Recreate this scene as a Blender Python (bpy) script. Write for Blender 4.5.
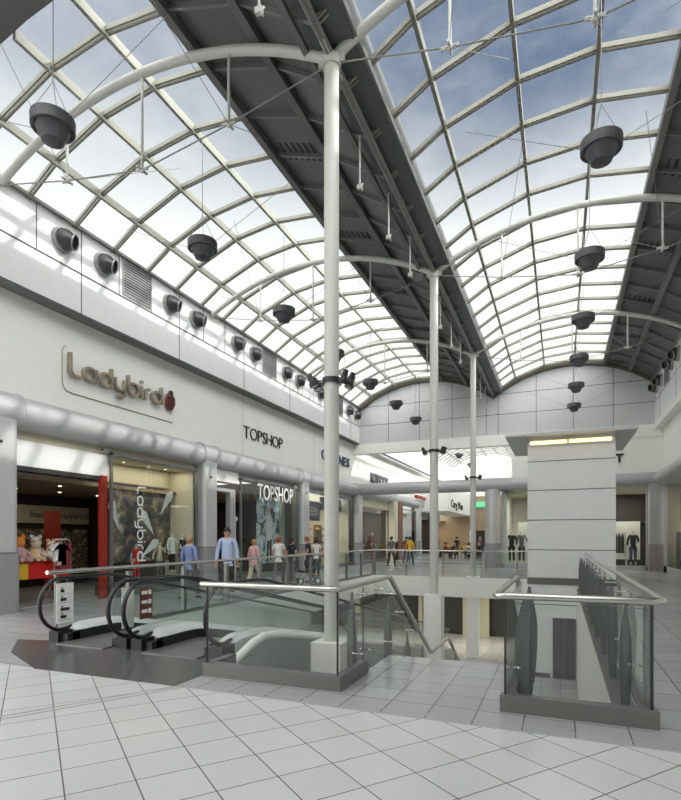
import bpy, bmesh, math, random
from mathutils import Vector, Matrix
random.seed(7)
R = math.radians
for o in list(bpy.data.objects): bpy.data.objects.remove(o)
S = bpy.context.scene
col = S.collection
# ------------------------------------------------------------------ camera
cam = bpy.data.cameras.new('camera'); co = bpy.data.objects.new('camera', cam); col.objects.link(co)
cam.sensor_fit = 'VERTICAL'; cam.sensor_height = 36.0; cam.lens = 24.0
cam.shift_y = 137.0/800.0; cam.clip_end = 500
co.location = (0, 0, 1.68); co.rotation_euler = (R(90), 0, R(22.4))
S.camera = co
# ------------------------------------------------------------------ sky
W = bpy.data.worlds.new('sky'); S.world = W; W.use_nodes = True
nt = W.node_tree; N = nt.nodes; L = nt.links; N.clear()
tc = N.new('ShaderNodeTexCoord'); sp = N.new('ShaderNodeSeparateXYZ'); L.new(tc.outputs['Generated'], sp.inputs[0])
def mrange(v, a, b, c=0.0, d=1.0):
    m = N.new('ShaderNodeMapRange'); m.interpolation_type = 'SMOOTHSTEP'
    m.inputs['From Min'].default_value = a; m.inputs['From Max'].default_value = b
    m.inputs['To Min'].default_value = c; m.inputs['To Max'].default_value = d
    L.new(v, m.inputs['Value']); return m.outputs[0]
def mth(op, a, b):
    m = N.new('ShaderNodeMath'); m.operation = op
    for i, v in enumerate((a, b)):
        if isinstance(v, (int, float)): m.inputs[i].default_value = v
        else: L.new(v, m.inputs[i])
    return m.outputs[0]
nz = N.new('ShaderNodeTexNoise'); nz.inputs['Scale'].default_value = 3.2; nz.inputs['Detail'].default_value = 6; nz.inputs['Roughness'].default_value = .6
mp = N.new('ShaderNodeMapping'); mp.inputs['Scale'].default_value = (1, 1, 2.2); mp.inputs['Location'].default_value = (.3, .1, .4)
L.new(tc.outputs['Generated'], mp.inputs[0]); L.new(mp.outputs[0], nz.inputs['Vector'])
elev = mrange(sp.outputs[2], .40, .66)
front = mrange(sp.outputs[1], -.05, .3)
cloud = mrange(nz.outputs[0], .40, .70, 1.0, .72)
blue = mth('MULTIPLY', mth('MULTIPLY', elev, front), cloud)
east = mrange(sp.outputs[0], -.7, 0.0, .66, 1.0)
blue = mth('MULTIPLY', blue, east)
mx = N.new('ShaderNodeMix'); mx.data_type = 'RGBA'
SKY_W = 1.2; SKY_B = 1.0
mx.inputs['A'].default_value = (1.0*SKY_W, .995*SKY_W, .97*SKY_W, 1)
mx.inputs['B'].default_value = (.135*SKY_B, .195*SKY_B, .31*SKY_B, 1)
L.new(blue, mx.inputs['Factor'])
back = mth('MULTIPLY', mrange(sp.outputs[1], .1, -.5, 1.0, 2.2), mrange(sp.outputs[0], .28, .6, 1.0, 3.6))
vm = N.new('ShaderNodeVectorMath'); vm.operation = 'SCALE'; L.new(mx.outputs['Result'], vm.inputs[0]); L.new(back, vm.inputs['Scale'])
bg = N.new('ShaderNodeBackground'); L.new(vm.outputs[0], bg.inputs[0]); bg.inputs[1].default_value = 1.0
wo = N.new('ShaderNodeOutputWorld'); L.new(bg.outputs[0], wo.inputs[0])
W.cycles.sampling_method = 'MANUAL'; W.cycles.sample_map_resolution = 512
# ------------------------------------------------------------------ sun
sd = bpy.data.lights.new('sun', 'SUN'); sd.energy = 2.5; sd.angle = R(1.0); sd.color = (1, .97, .9)
so = bpy.data.objects.new('sun', sd); col.objects.link(so)
so.rotation_euler = Vector((-1, -.36, -.553)).to_track_quat('-Z', 'Y').to_euler(); so.location = (20, 10, 20)
S.view_settings.view_transform = 'Standard'; S.view_settings.look = 'None'
S.view_settings.gamma = 1.0; S.view_settings.use_curve_mapping = False
S.view_settings.exposure = 0.14
S.cycles.transparent_max_bounces = 32; S.cycles.max_bounces = 8; S.cycles.sample_clamp_indirect = 6
S.cycles.caustics_reflective = False; S.cycles.caustics_refractive = False
# ------------------------------------------------------------------ materials
def mat(name, c, rough=.5, metal=0, var=.04, scale=6, emis=0, ec=None, spec=.5, coat=0):
    m = bpy.data.materials.new(name); m.use_nodes = True; n = m.node_tree.nodes; l = m.node_tree.links
    b = n['Principled BSDF']; b.inputs['Roughness'].default_value = rough; b.inputs['Metallic'].default_value = metal
    b.inputs['Specular IOR Level'].default_value = spec; b.inputs['Coat Weight'].default_value = coat
    t = n.new('ShaderNodeTexCoord'); z = n.new('ShaderNodeTexNoise'); z.inputs['Scale'].default_value = scale; z.inputs['Detail'].default_value = 4
    l.new(t.outputs['Object'], z.inputs['Vector'])
    r = n.new('ShaderNodeMix'); r.data_type = 'RGBA'
    r.inputs['A'].default_value = (*[x*(1-var) for x in c], 1); r.inputs['B'].default_value = (*[min(1, x*(1+var)) for x in c], 1)
    l.new(z.outputs[0], r.inputs['Factor']); l.new(r.outputs['Result'], b.inputs['Base Color'])
    if emis: b.inputs['Emission Color'].default_value = (*(ec or c), 1); b.inputs['Emission Strength'].default_value = emis
    return m
def glassmat(name, tint, rough=.02, gl=1.0):
    m = bpy.data.materials.new(name); m.use_nodes = True; n = m.node_tree.nodes; l = m.node_tree.links; n.clear()
    o = n.new('ShaderNodeOutputMaterial'); t = n.new('ShaderNodeBsdfTransparent'); g = n.new('ShaderNodeBsdfGlossy'); x = n.new('ShaderNodeMixShader')
    f = n.new('ShaderNodeFresnel'); f.inputs[0].default_value = 1.45
    g2 = n.new('ShaderNodeNewGeometry'); mi = n.new('ShaderNodeMath'); mi.operation = 'MULTIPLY'; mi.inputs[1].default_value = gl
    z = n.new('ShaderNodeTexNoise'); z.inputs['Scale'].default_value = .7; tx = n.new('ShaderNodeMix'); tx.data_type = 'RGBA'
    l.new(g2.outputs['Position'], z.inputs['Vector'])
    tx.inputs['A'].default_value = (*tint, 1); tx.inputs['B'].default_value = (*[v*.97 for v in tint], 1); l.new(z.outputs[0], tx.inputs['Factor'])
    l.new(tx.outputs['Result'], t.inputs[0]); g.inputs['Roughness'].default_value = rough
    inv = n.new('ShaderNodeMath'); inv.operation = 'SUBTRACT'; inv.inputs[0].default_value = 1.0; l.new(g2.outputs['Backfacing'], inv.inputs[1])
    m2 = n.new('ShaderNodeMath'); m2.operation = 'MULTIPLY'
    l.new(f.outputs[0], mi.inputs[0]); l.new(mi.outputs[0], m2.inputs[0]); l.new(inv.outputs[0], m2.inputs[1])
    l.new(m2.outputs[0], x.inputs[0]); l.new(t.outputs[0], x.inputs[1]); l.new(g.outputs[0], x.inputs[2]); l.new(x.outputs[0], o.inputs[0])
    return m
def tilemat(name, c, ang, tw, th, rough=.22, off=(0, 0), mortar=.006, mc=.12, var=.10, big=.06):
    m = bpy.data.materials.new(name); m.use_nodes = True; n = m.node_tree.nodes; l = m.node_tree.links
    b = n['Principled BSDF']
    g = n.new('ShaderNodeNewGeometry'); p = n.new('ShaderNodeMapping'); p.vector_type = 'POINT'
    p.inputs['Rotation'].default_value = (0, 0, ang); p.inputs['Location'].default_value = (off[0], off[1], 0)
    l.new(g.outputs['Position'], p.inputs[0])
    k = n.new('ShaderNodeTexBrick'); k.offset = 0; k.squash = 1; l.new(p.outputs[0], k.inputs['Vector'])
    k.inputs['Scale'].default_value = 1; k.inputs['Brick Width'].default_value = tw; k.inputs['Row Height'].default_value = th
    k.inputs['Mortar Size'].default_value = mortar; k.inputs['Mortar Smooth'].default_value = .1
    k.inputs['Color1'].default_value = (*[x*(1-var) for x in c], 1); k.inputs['Color2'].default_value = (*[min(1, x*(1+var*.5)) for x in c], 1)
    k.inputs['Mortar'].default_value = (mc, mc, mc, 1)
    z = n.new('ShaderNodeTexNoise'); z.inputs['Scale'].default_value = 1.3; z.inputs['Detail'].default_value = 8; l.new(g.outputs['Position'], z.inputs['Vector'])
    r = n.new('ShaderNodeMix'); r.data_type = 'RGBA'; r.blend_type = 'MULTIPLY'; r.inputs['Factor'].default_value = 1
    rr = n.new('ShaderNodeMapRange'); rr.inputs['To Min'].default_value = 1-big; rr.inputs['To Max'].default_value = 1+big; l.new(z.outputs[0], rr.inputs['Value'])
    l.new(k.outputs['Color'], r.inputs['A']); l.new(rr.outputs[0], r.inputs['B']); l.new(r.outputs['Result'], b.inputs['Base Color'])
    b.inputs['Roughness'].default_value = rough
    return m
M = dict(
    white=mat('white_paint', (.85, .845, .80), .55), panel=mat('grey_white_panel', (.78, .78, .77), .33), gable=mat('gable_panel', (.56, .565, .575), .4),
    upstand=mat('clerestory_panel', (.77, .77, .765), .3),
    steelw=mat('white_steel', (.56, .56, .52), .4), roofbar=mat('roof_bar_paint', (.25, .245, .205), .45), bardark=mat('roof_bar_grey', (.25, .25, .23), .5),
    dark=mat('dark_soffit', (.13, .13, .122), .6), dark2=mat('dark_rib', (.17, .17, .16), .5), gutter=mat('gutter_metal', (.09, .095, .10), .45),
    edge=mat('roof_edge', (.10, .09, .065), .6),
    seam=mat('seam_black', (.03, .03, .035), .6), silver=mat('silver_metal', (.60, .605, .61), .32, .4), silverp=mat('silver_paint', (.47, .475, .48), .34, .1),
    stain=mat('stainless', (.62, .60, .56), .22, 1.0), kerb=mat('brushed_kerb', (.21, .205, .195), .35, .5), granite=mat('granite', (.30, .30, .305), .4, var=.35, scale=60),
    black=mat('black_rubber', (.012, .012, .013), .35), blackm=mat('black_metal', (.02, .02, .022), .45), fin=mat('fin_grey', (.17, .185, .18), .35, .4),
    deck=mat('travelator_deck', (.78, .79, .78), .25, .25), belt=mat('belt_pallets', (.25, .25, .25), .4, .6), clad=mat('travelator_cladding', (.36, .38, .37), .35, .2),
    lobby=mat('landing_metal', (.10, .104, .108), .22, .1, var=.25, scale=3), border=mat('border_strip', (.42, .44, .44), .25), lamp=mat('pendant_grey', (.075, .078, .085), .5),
    lens=mat('lens_white', (.8, .8, .78), .3), jet=mat('jet_nozzle', (.07, .07, .07), .3, .6), jetl=mat('jet_ring', (.33, .33, .32), .3, .4),
    letter=mat('bronze_letter', (.36, .31, .24), .35, .5), lblack=mat('letter_black', (.012, .012, .013), .4), navy=mat('letter_navy', (.008, .02, .09), .4),
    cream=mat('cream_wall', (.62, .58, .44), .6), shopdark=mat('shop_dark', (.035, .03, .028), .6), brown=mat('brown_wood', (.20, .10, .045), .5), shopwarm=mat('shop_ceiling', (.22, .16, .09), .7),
    red=mat('red_paint', (.30, .022, .01), .45), red2=mat('red_cloth', (.62, .01, .01), .6), yellow=mat('yellow_cloth', (.8, .5, .02), .6), orange=mat('orange', (.75, .25, .03), .6),
    skin=mat('skin', (.55, .33, .24), .55), hairb=mat('hair_dark', (.02, .014, .01), .6), hairr=mat('hair_red', (.30, .085, .02), .6), hairf=mat('hair_fair', (.35, .22, .1), .6),
    mann=mat('mannequin', (.65, .62, .56), .5), clothd=mat('cloth_dark', (.02, .02, .024), .8), clothb=mat('cloth_blue', (.20, .27, .48), .8), clothlb=mat('cloth_light_blue', (.42, .50, .70), .8),
    clothw=mat('cloth_white', (.75, .74, .72), .8), clothp=mat('cloth_pink', (.62, .38, .38), .8, var=.3, scale=25), clothg=mat('cloth_grey', (.13, .13, .14), .8), clothy=mat('cloth_yellow', (.7, .45, .03), .8),
    clothr=mat('cloth_dark_red', (.22, .02, .03), .8), denim=mat('denim', (.05, .07, .13), .8), beige=mat('beige_cloth', (.55, .48, .36), .8),
    green=mat('exit_green', (.05, .6, .25), .4, emis=.35, ec=(.1, .8, .4)), tube=mat('light_tube', (1, .8, .4), .4, emis=2.2, ec=(1, .78, .30)), down=mat('downlight', (1, .9, .7), .4, emis=5, ec=(1, .86, .62)),
    shopl=mat('shop_lightbox', (1, 1, .95), .4, emis=1.5, ec=(1, .97, .9)), liftd=mat('lift_door', (.17, .17, .165), .4, .5), lowdark=mat('lower_dark', (.03, .03, .03), .5), lowcream=mat('lower_cream', (.42, .40, .30), .6),
    paper=mat('paper', (.8, .8, .78), .6), brownn=mat('brown_notice', (.12, .035, .025), .6), tan=mat('tan_wall', (.36, .27, .17), .6), wood=mat('bench_wood', (.3, .2, .1), .6),
    lglass=glassmat('clear_glass', (.965, .988, .98), gl=1.1), rglass=glassmat('roof_glass', (.93, .955, .96), gl=.7), sglass=glassmat('shop_glass', (.93, .96, .95), gl=1.0),
)
M['tl'] = tilemat('floor_light_tile', (.66, .663, .665), R(37.6), .437, .437, off=(.402, -.18), rough=.24, mortar=.005, var=.05, big=.04)
M['tg'] = tilemat('floor_grey_tile', (.43, .44, .45), 0, .43, .41, off=(.31, .05), rough=.22)
M['tw'] = tilemat('floor_walk_tile', (.40, .41, .42), 0, .6, .6, rough=.2, var=.1, mc=.10)
M['lowf'] = tilemat('floor_lower_tile', (.42, .42, .41), 0, .6, .6, rough=.25)
def poster_mat(name, cols, scale=3.0, seed=0.0):
    m = bpy.data.materials.new(name); m.use_nodes = True; n = m.node_tree.nodes; l = m.node_tree.links
    b = n['Principled BSDF']; b.inputs['Roughness'].default_value = .4
    g = n.new('ShaderNodeTexCoord'); z = n.new('ShaderNodeTexNoise'); z.inputs['Scale'].default_value = scale; z.inputs['Detail'].default_value = 3; z.noise_dimensions = '4D'; z.inputs['W'].default_value = seed
    z.inputs['Distortion'].default_value = .6
    l.new(g.outputs['Object'], z.inputs['Vector']); r = n.new('ShaderNodeValToRGB'); l.new(z.outputs[0], r.inputs[0]); l.new(r.outputs[0], b.inputs['Base Color'])
    e = r.color_ramp.elements; r.color_ramp.interpolation = 'EASE'
    while len(e) < len(cols): e.new(.5)
    for i, c in enumerate(cols): e[i].position = .3+.4*i/(len(cols)-1); e[i].color = (*c, 1)
    return m
M['posterL'] = poster_mat('children_poster', [(.01, .01, .012), (.05, .05, .06), (.12, .11, .10), (.3, .2, .12), (.5, .5, .48)], 3.5, 2)
M['posterT'] = poster_mat('fashion_poster', [(.01, .03, .05), (.06, .13, .17), (.7, .75, .78), (.2, .35, .42), (.8, .82, .82)], 2.4, 5)
M['toys'] = poster_mat('toy_fabric', [(.6, .05, .25), (.8, .78, .7), (.75, .4, .05), (.8, .75, .7), (.35, .05, .25)], 9, 1)
M['goods'] = poster_mat('shelf_goods', [(.02, .02, .02), (.25, .18, .10), (.05, .05, .06), (.5, .42, .3), (.03, .02, .02)], 5, 3)
# ------------------------------------------------------------------ mesh helpers
class MB:
    def __init__(s): s.v = []; s.f = []; s.mi = []; s.sm = []
    def add(s, vs, fs, mi=0, smooth=False):
        k = len(s.v); s.v += [tuple(v) for v in vs]
        for f in fs: s.f.append(tuple(k+i for i in f)); s.mi.append(mi); s.sm.append(smooth)
        return s
    def box(s, x0, x1, y0, y1, z0, z1, mi=0, top=None, T=None):
        vs = [(x0, y0, z0), (x1, y0, z0), (x1, y1, z0), (x0, y1, z0), (x0, y0, z1), (x1, y0, z1), (x1, y1, z1), (x0, y1, z1)]
        if T: vs = [T @ Vector(v) for v in vs]
        k = len(s.v); s.v += [tuple(v) for v in vs]
        for i, f in enumerate([(0, 3, 2, 1), (4, 5, 6, 7), (0, 1, 5, 4), (1, 2, 6, 5), (2, 3, 7, 6), (3, 0, 4, 7)]):
            s.f.append(tuple(k+j for j in f)); s.mi.append(top if (i == 1 and top is not None) else mi); s.sm.append(False)
        return s
    def tube(s, pts, r, n=10, mi=0, closed=False, rads=None, caps=True, sq=1.0):
        pts = [Vector(p) for p in pts]; m = len(pts); rings = []
        up = None
        for i, p in enumerate(pts):
            if closed: d = (pts[(i+1) % m]-pts[i-1])
            else: d = pts[min(i+1, m-1)]-pts[max(i-1, 0)]
            d.normalize()
            if up is None:
                up = Vector((0, 0, 1)) if abs(d.z) < .9 else Vector((1, 0, 0))
            a = d.cross(up).normalized(); b = a.cross(d).normalized(); up = b
            rr = rads[i] if rads else r
            rings.append([p+a*(math.cos(2*math.pi*k/n)*rr)+b*(math.sin(2*math.pi*k/n)*rr*sq) for k in range(n)])
        vs = [v for q in rings for v in q]; fs = []
        for i in range(m if closed else m-1):
            j = (i+1) % m
            for k in range(n): fs.append((i*n+k, i*n+(k+1) % n, j*n+(k+1) % n, j*n+k))
        if caps and not closed: fs.append(tuple(range(n-1, -1, -1))); fs.append(tuple((m-1)*n+k for k in range(n)))
        return s.add(vs, fs, mi, True)
    def lathe(s, prof, T=Matrix(), n=24, mi=0, smooth=True):
        vs = []; fs = []
        for (r, z) in prof:
            for k in range(n): vs.append(T @ Vector((r*math.cos(2*math.pi*k/n), r*math.sin(2*math.pi*k/n), z)))
        for i in range(len(prof)-1):
            for k in range(n): fs.append((i*n+k, i*n+(k+1) % n, (i+1)*n+(k+1) % n, (i+1)*n+k))
        return s.add(vs, fs, mi, smooth)
    def ball(s, c, r, n=12, mi=0, sc=(1, 1, 1)):
        T = Matrix.Translation(c) @ Matrix.Diagonal((*sc, 1))
        return s.lathe([(max(.001, r*math.sin(math.pi*i/8)), -r*math.cos(math.pi*i/8)) for i in range(9)], T, n, mi)
    def prism(s, pts, d, mi=0):
        k = len(pts); d = Vector(d); vs = [Vector(p) for p in pts]+[Vector(p)+d for p in pts]
        fs = [tuple(range(k-1, -1, -1)), tuple(range(k, 2*k))]+[(i, (i+1) % k, k+(i+1) % k, k+i) for i in range(k)]
        return s.add(vs, fs, mi)
    def sweep(s, path, prof, mi=0, smooth=True):
        # path: list of (point, xaxis, yaxis); prof: closed (a, b) list
        n = len(prof); vs = [Vector(p)+Vector(x)*a+Vector(y)*b for (p, x, y) in path for (a, b) in prof]; fs = []
        for i in range(len(path)-1):
            for k in range(n): fs.append((i*n+k, i*n+(k+1) % n, (i+1)*n+(k+1) % n, (i+1)*n+k))
        fs.append(tuple(range(n-1, -1, -1))); fs.append(tuple((len(path)-1)*n+k for k in range(n)))
        return s.add(vs, fs, mi, smooth)
    def build(s, name, mats, parent=None, label=None):
        if not isinstance(mats, (list, tuple)): mats = [mats]
        me = bpy.data.meshes.new(name)
        off = Vector(parent_world(parent)) if parent else Vector((0, 0, 0))
        me.from_pydata([tuple(Vector(v)-off) for v in s.v], [], s.f)
        for m in mats: me.materials.append(M[m] if isinstance(m, str) else m)
        me.polygons.foreach_set('material_index', s.mi); me.polygons.foreach_set('use_smooth', s.sm)
        me.validate(); me.update()
        bm = bmesh.new(); bm.from_mesh(me); bmesh.ops.recalc_face_normals(bm, faces=bm.faces)
        for e in bm.edges:
            if len(e.link_faces) == 2 and e.calc_face_angle(0) > R(38): e.smooth = False
        bm.to_mesh(me); bm.free()
        o = bpy.data.objects.new(name, me); col.objects.link(o)
        if parent: o.parent = parent
        if label: o['label'] = label
        return o
def parent_world(p):
    v = Vector((0, 0, 0))
    while p: v += p.location; p = p.parent
    return v
def tag(o, label, cat=None, group=None, kind=None):
    o['label'] = label
    if cat: o['category'] = cat
    if group: o['group'] = group
    if kind: o['kind'] = kind
    return o
def thing(name, loc, label, cat, group=None, kind=None):
    o = bpy.data.objects.new(name, None); col.objects.link(o); o.location = loc; o.empty_display_size = .1
    return tag(o, label, cat, group, kind)
def one(name, mb, m, label, cat, group=None): return tag(mb.build(name, m), label, cat, group)
def struct(name, mb, m, parent=None, label=None):
    o = mb.build(name, m, parent); o['kind'] = 'structure'
    if label: o['label'] = label
    return o
def copy_tree(o, parent=None):
    c = o.copy(); col.objects.link(c)
    if parent: c.parent = parent
    for ch in [x for x in bpy.data.objects if x.parent == o]: copy_tree(ch, c)
    return c
def dup(o, loc, label=None, rotz=None, group=None):
    c = copy_tree(o); c.location = loc
    if rotz is not None: c.rotation_euler.z = rotz
    if label: c['label'] = label
    if group: c['group'] = group
    return c
TWALL = Matrix(((0, 0, 1), (1, 0, 0), (0, 1, 0)))     # text x->+Y, y->+Z, normal +X (wall on the left, seen from the mall)
TDOWN = Matrix(((0, 0, 1), (0, 1, 0), (-1, 0, 0)))    # text runs downwards
TEND = Matrix(((1, 0, 0), (0, 0, -1), (0, 1, 0)))     # text x->+X, normal -Y
def text_mesh(ch, size, ext, bev=0.0, fat=0.0):
    cu = bpy.data.curves.new('t', 'FONT'); cu.body = ch; cu.size = size; cu.extrude = ext; cu.bevel_depth = bev; cu.offset = fat; cu.resolution_u = 3
    t = bpy.data.objects.new('t', cu); col.objects.link(t)
    dg = bpy.context.evaluated_depsgraph_get(); dg.update()
    me = bpy.data.meshes.new_from_object(t.evaluated_get(dg)); bpy.data.objects.remove(t); bpy.data.curves.remove(cu); return me
def lettering(txt, origin, T, height, length, m, parent, name='letter', ext=.02, bev=0, fat=0, each=True, mid=False):
    size = height/.70
    items = []; x = 0; gap = size*.07
    for ch in txt:
        if ch == ' ': x += size*.3; continue
        me = text_mesh(ch, size, ext, bev, fat)
        xs = [v.co.x for v in me.vertices]; items.append((me, x-min(xs), ch)); x += max(xs)-min(xs)+gap
    tot = x-gap; sx = length/tot
    off = Vector(origin)-parent_world(parent)
    if mid: off -= T @ Vector((length/2, 0, 0))
    acc = MB(); out = []
    for me, dx, ch in items:
        vs = [T @ Vector(((v.co.x+dx)*sx, v.co.y, v.co.z))+off for v in me.vertices]
        if each:
            for v, p in zip(me.vertices, vs): v.co = p
            me.materials.clear(); me.materials.append(M[m]); o = bpy.data.objects.new(name, me); col.objects.link(o); o.parent = parent; out.append(o)
        else: acc.add([p+parent_world(parent) for p in vs], [tuple(p.vertices) for p in me.polygons])
    if not each: out = acc.build(name, m, parent)
    return out
def arcp(cx, cy, r_, a0, a1, n=10): return [(cx+r_*math.cos(R(a0+(a1-a0)*i/n)), cy+r_*math.sin(R(a0+(a1-a0)*i/n))) for i in range(n+1)]
STROKES = {'L': ([[(0, 1.65), (0, .4)]+arcp(.4, .4, .4, 180, 270, 6)+[(.8, 0)]], .95), 'a': ([arcp(.5, .5, .5, 30, 345, 18), [(1, 1), (1, 0)]], 1.22), 'd': ([arcp(.5, .5, .5, 30, 345, 18), [(1, 1.55), (1, 0)]], 1.22),
 'y': ([[(0, 1), (0, .5)]+arcp(.45, .5, .45, 180, 360, 10), [(.9, 1), (.9, -.1)]+arcp(.5, -.1, .4, 0, -90, 6)+[(.2, -.5)]], 1.14), 'b': ([[(0, 1.55), (0, .5)]+arcp(.5, .5, .5, 180, 500, 20)], 1.22), 'i': ([[(0, 1), (0, 0)], [(0, 1.30), (0, 1.52)]], .26), 'r': ([[(0, 0), (0, .55)]+arcp(.42, .55, .42, 180, 80, 7)], .66)}
def stroke_text(txt, origin, T, xh, length, sw, depth, m, parent):
    GP = .10; tot = sum(STROKES[c][1]+GP for c in txt)-.22-GP; kx = length/tot; x = 0
    for c in txt:
        b = MB()
        for pl_ in STROKES[c][0]:
            P3 = [Vector(origin)+T @ Vector(((x+u)*kx, v*xh, 0)) for u, v in pl_]; nrm = T @ Vector((0, 0, 1))
            path = []
            for i, p in enumerate(P3):
                d = (P3[min(i+1, len(P3)-1)]-P3[max(i-1, 0)]).normalized(); path.append((p, d.cross(nrm), nrm))
            h_ = sw/2; b.sweep(path, [(-h_, -depth), (h_, -depth), (h_, depth*.5), (h_*.7, depth), (-h_*.7, depth), (-h_, depth*.5)], smooth=False)
        b.build('letter', m, parent); x += STROKES[c][1]+GP
# ------------------------------------------------------------------ dimensions
XL, XW, XC, XR = -11.2, -11.6, -3.39, 4.3
FY = [0.35+7.5*i for i in range(0, 9)]     # frame lines  .35, 7.85, 15.35, 22.85, 30.35 ...
YE = 30.2; ZL = -3.35; Z0, RISE = 9.45, 1.37
def arcz(x, x0, x1, z0=Z0, rise=RISE):
    h = (x1-x0)/2; xm = (x0+x1)/2; r = (h*h+rise*rise)/(2*rise); return z0+rise-r+math.sqrt(max(0, r*r-(x-xm)**2))
# ------------------------------------------------------------------ floor
fl = thing('floor', (0, 0, 0), 'upper mall floor of light and grey tiles around an open void', None, kind='structure')
def slab(name, x0, x1, y0, y1, top, z0=-.84):
    b = MB().box(x0, x1, y0, y1, z0, 0, 0, 1); return struct(name, b, ['white', top], fl)
struct('tile_field', MB().box(-16, 9, -9, 4.84, -.84, 0, 0, 1), ['white', 'tl'], fl, 'light tiles laid diagonally')
slab('tile_field', -16, -4.1, 4.84, 7.3, 'tg'); slab('tile_field', -4.1, -2.25, 4.84, 5.45, 'tg'); slab('tile_field', -2.25, -.45, 4.84, 7.3, 'tg')
slab('tile_field', -.45, .75, 4.84, 5.45, 'tg'); slab('tile_field', .75, 12, 4.84, 62, 'tw'); slab('tile_field', -18, -7.65, 7.3, 62, 'tw')
slab('tile_field', -7.65, .75, 22.5, 62, 'tw')
b = MB().box(-3.9, 9, 4.84, 4.87, 0, .003).box(-3.9, 9, 4.97, 4.985, 0, .003)
for d in (0, .11):
    b.prism([(-3.9-d, 4.86, 0), (-3.88-d, 4.84, 0), (-5.3-d, 2.4, 0), (-5.32-d, 2.42, 0)][::-1], (0, 0, .003))
struct('trim_1', b, 'border', fl)
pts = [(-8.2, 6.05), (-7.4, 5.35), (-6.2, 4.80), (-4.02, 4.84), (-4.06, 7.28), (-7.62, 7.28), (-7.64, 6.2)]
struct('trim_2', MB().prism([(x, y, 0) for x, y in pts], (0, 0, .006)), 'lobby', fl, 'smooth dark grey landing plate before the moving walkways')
# dark band across the right hand walkway
b = MB().prism([(1.6, 6.5, 0), (2.0, 6.5, 0), (4.2, 12.5, 0), (3.9, 12.7, 0)], (0, 0, .003)).prism([(2.0, 13.4, 0), (5.4, 15.8, 0), (5.3, 16.5, 0), (1.9, 14.2, 0)], (0, 0, .003))
struct('trim_3', b, 'granite', fl)
b = MB()
for y in (31.5, 36, 43, 50): b.box(-11, -3.9, y, y+.6, 0, .003)
struct('trim_4', b, 'granite', fl)
# ------------------------------------------------------------------ lower storey
struct('floor_lower', MB().box(-15, 8, 3, 31, ZL-.2, ZL), 'lowf')
lw = thing('wall_lower', (0, 0, ZL), 'lower storey walls under the void', None, kind='structure')
b = MB().box(.80, .95, 4.9, 30, ZL, -.84).box(.53, .95, 5.45, 20.5, ZL, -.20)
struct('right_wall', b, 'white', lw); struct('right_ledge', MB().box(.53, .755, 5.45, 20.5, -.20, -.15), 'kerb', lw)
b = MB().box(-15, -13.2, 27.5, 27.7, ZL, -.84).box(-10.6, -10.2, 27.5, 27.7, ZL, -.84).box(-6.9, -6.7, 27.5, 27.7, ZL, -.84).box(-4.6, -3.3, 27.5, 27.7, ZL, -.84)
struct('back_wall', b, 'lowcream', lw)
b = MB().box(-13.2, -10.6, 27.9, 28.1, ZL, -.84).box(-10.2, -6.9, 27.9, 28.1, ZL, -.84).box(-6.7, -4.6, 27.9, 28.1, ZL, -.84).box(-3.3, .8, 27.9, 28.1, ZL, -.84)
struct('dark_shopfront', b, 'lowdark', lw)
struct('left_wall', MB().box(-13.4, -13.2, 5, 27.5, ZL, -.84), 'white', lw); struct('rear_wall', MB().box(-15, 8, 28.2, 28.4, ZL, -.8), 'lowdark', lw)
struct('front_wall', MB().box(-13.4, .8, 4.7, 4.9, ZL, -.84), 'white', lw)
for i, (x, y) in enumerate([(-9, 25), (-5, 24.6), (-1.5, 25.5), (-10.5, 15), (-9.5, 9)]):  # unseen area lamps added to brighten the lower storey, no fittings modelled
    ld = bpy.data.lights.new('lower_fill_light', 'AREA'); ld.energy = 75; ld.size = 1.2; ld.color = (1, .93, .8)
    lo = bpy.data.objects.new('lower_fill_light', ld); col.objects.link(lo); lo.location = (x, y, -.9)
# ------------------------------------------------------------------ left wall
lwal = thing('wall_left', (XW, 0, 0), 'long white shop wall on the left below the clerestory', None, kind='structure')
b = MB().box(XW-.2, XW, -9, 62, 4.3, 7.35)
for y in (4.0, 18.0, 24.6, 38.0, 46.0): b.box(XW, XW+.003, y, y+.012, 4.9, 7.3, 1)
struct('fascia', b, ['white', 'bardark'], lwal)
b = MB().box(XW-.2, XL-.01, -9, YE, 7.285, 7.305, 0); struct('soffit_ledge', b, 'dark2', lwal)
b = MB().box(XL-.25, XL, -9, YE, 7.30, 9.42)
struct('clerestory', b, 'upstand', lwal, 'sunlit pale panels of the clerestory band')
b = MB().box(XL, XL+.02, -9, YE, 8.315, 8.335)
y = 8.71-1.25*12
while y < YE: b.box(XL, XL+.006, y, y+.022, 8.33, 9.42); y += 1.25
y = 9.96-3.75*4
while y < YE: b.box(XL, XL+.006, y, y+.022, 7.3, 8.33); y += 3.75
b.box(XL, XL+.006, -9, YE, 7.30, 7.325)
struct('panel_joints', b, 'seam', lwal)
# beyond the gable wall
b = MB().box(XL-.25, XL, YE+.35, 62, 7.30, 9.42); struct('clerestory', b, 'upstand', lwal)
b = MB().box(XW-.2, XL, YE, 62, 7.22, 7.42, 0); struct('soffit_ledge', b, 'gable', lwal)
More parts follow.
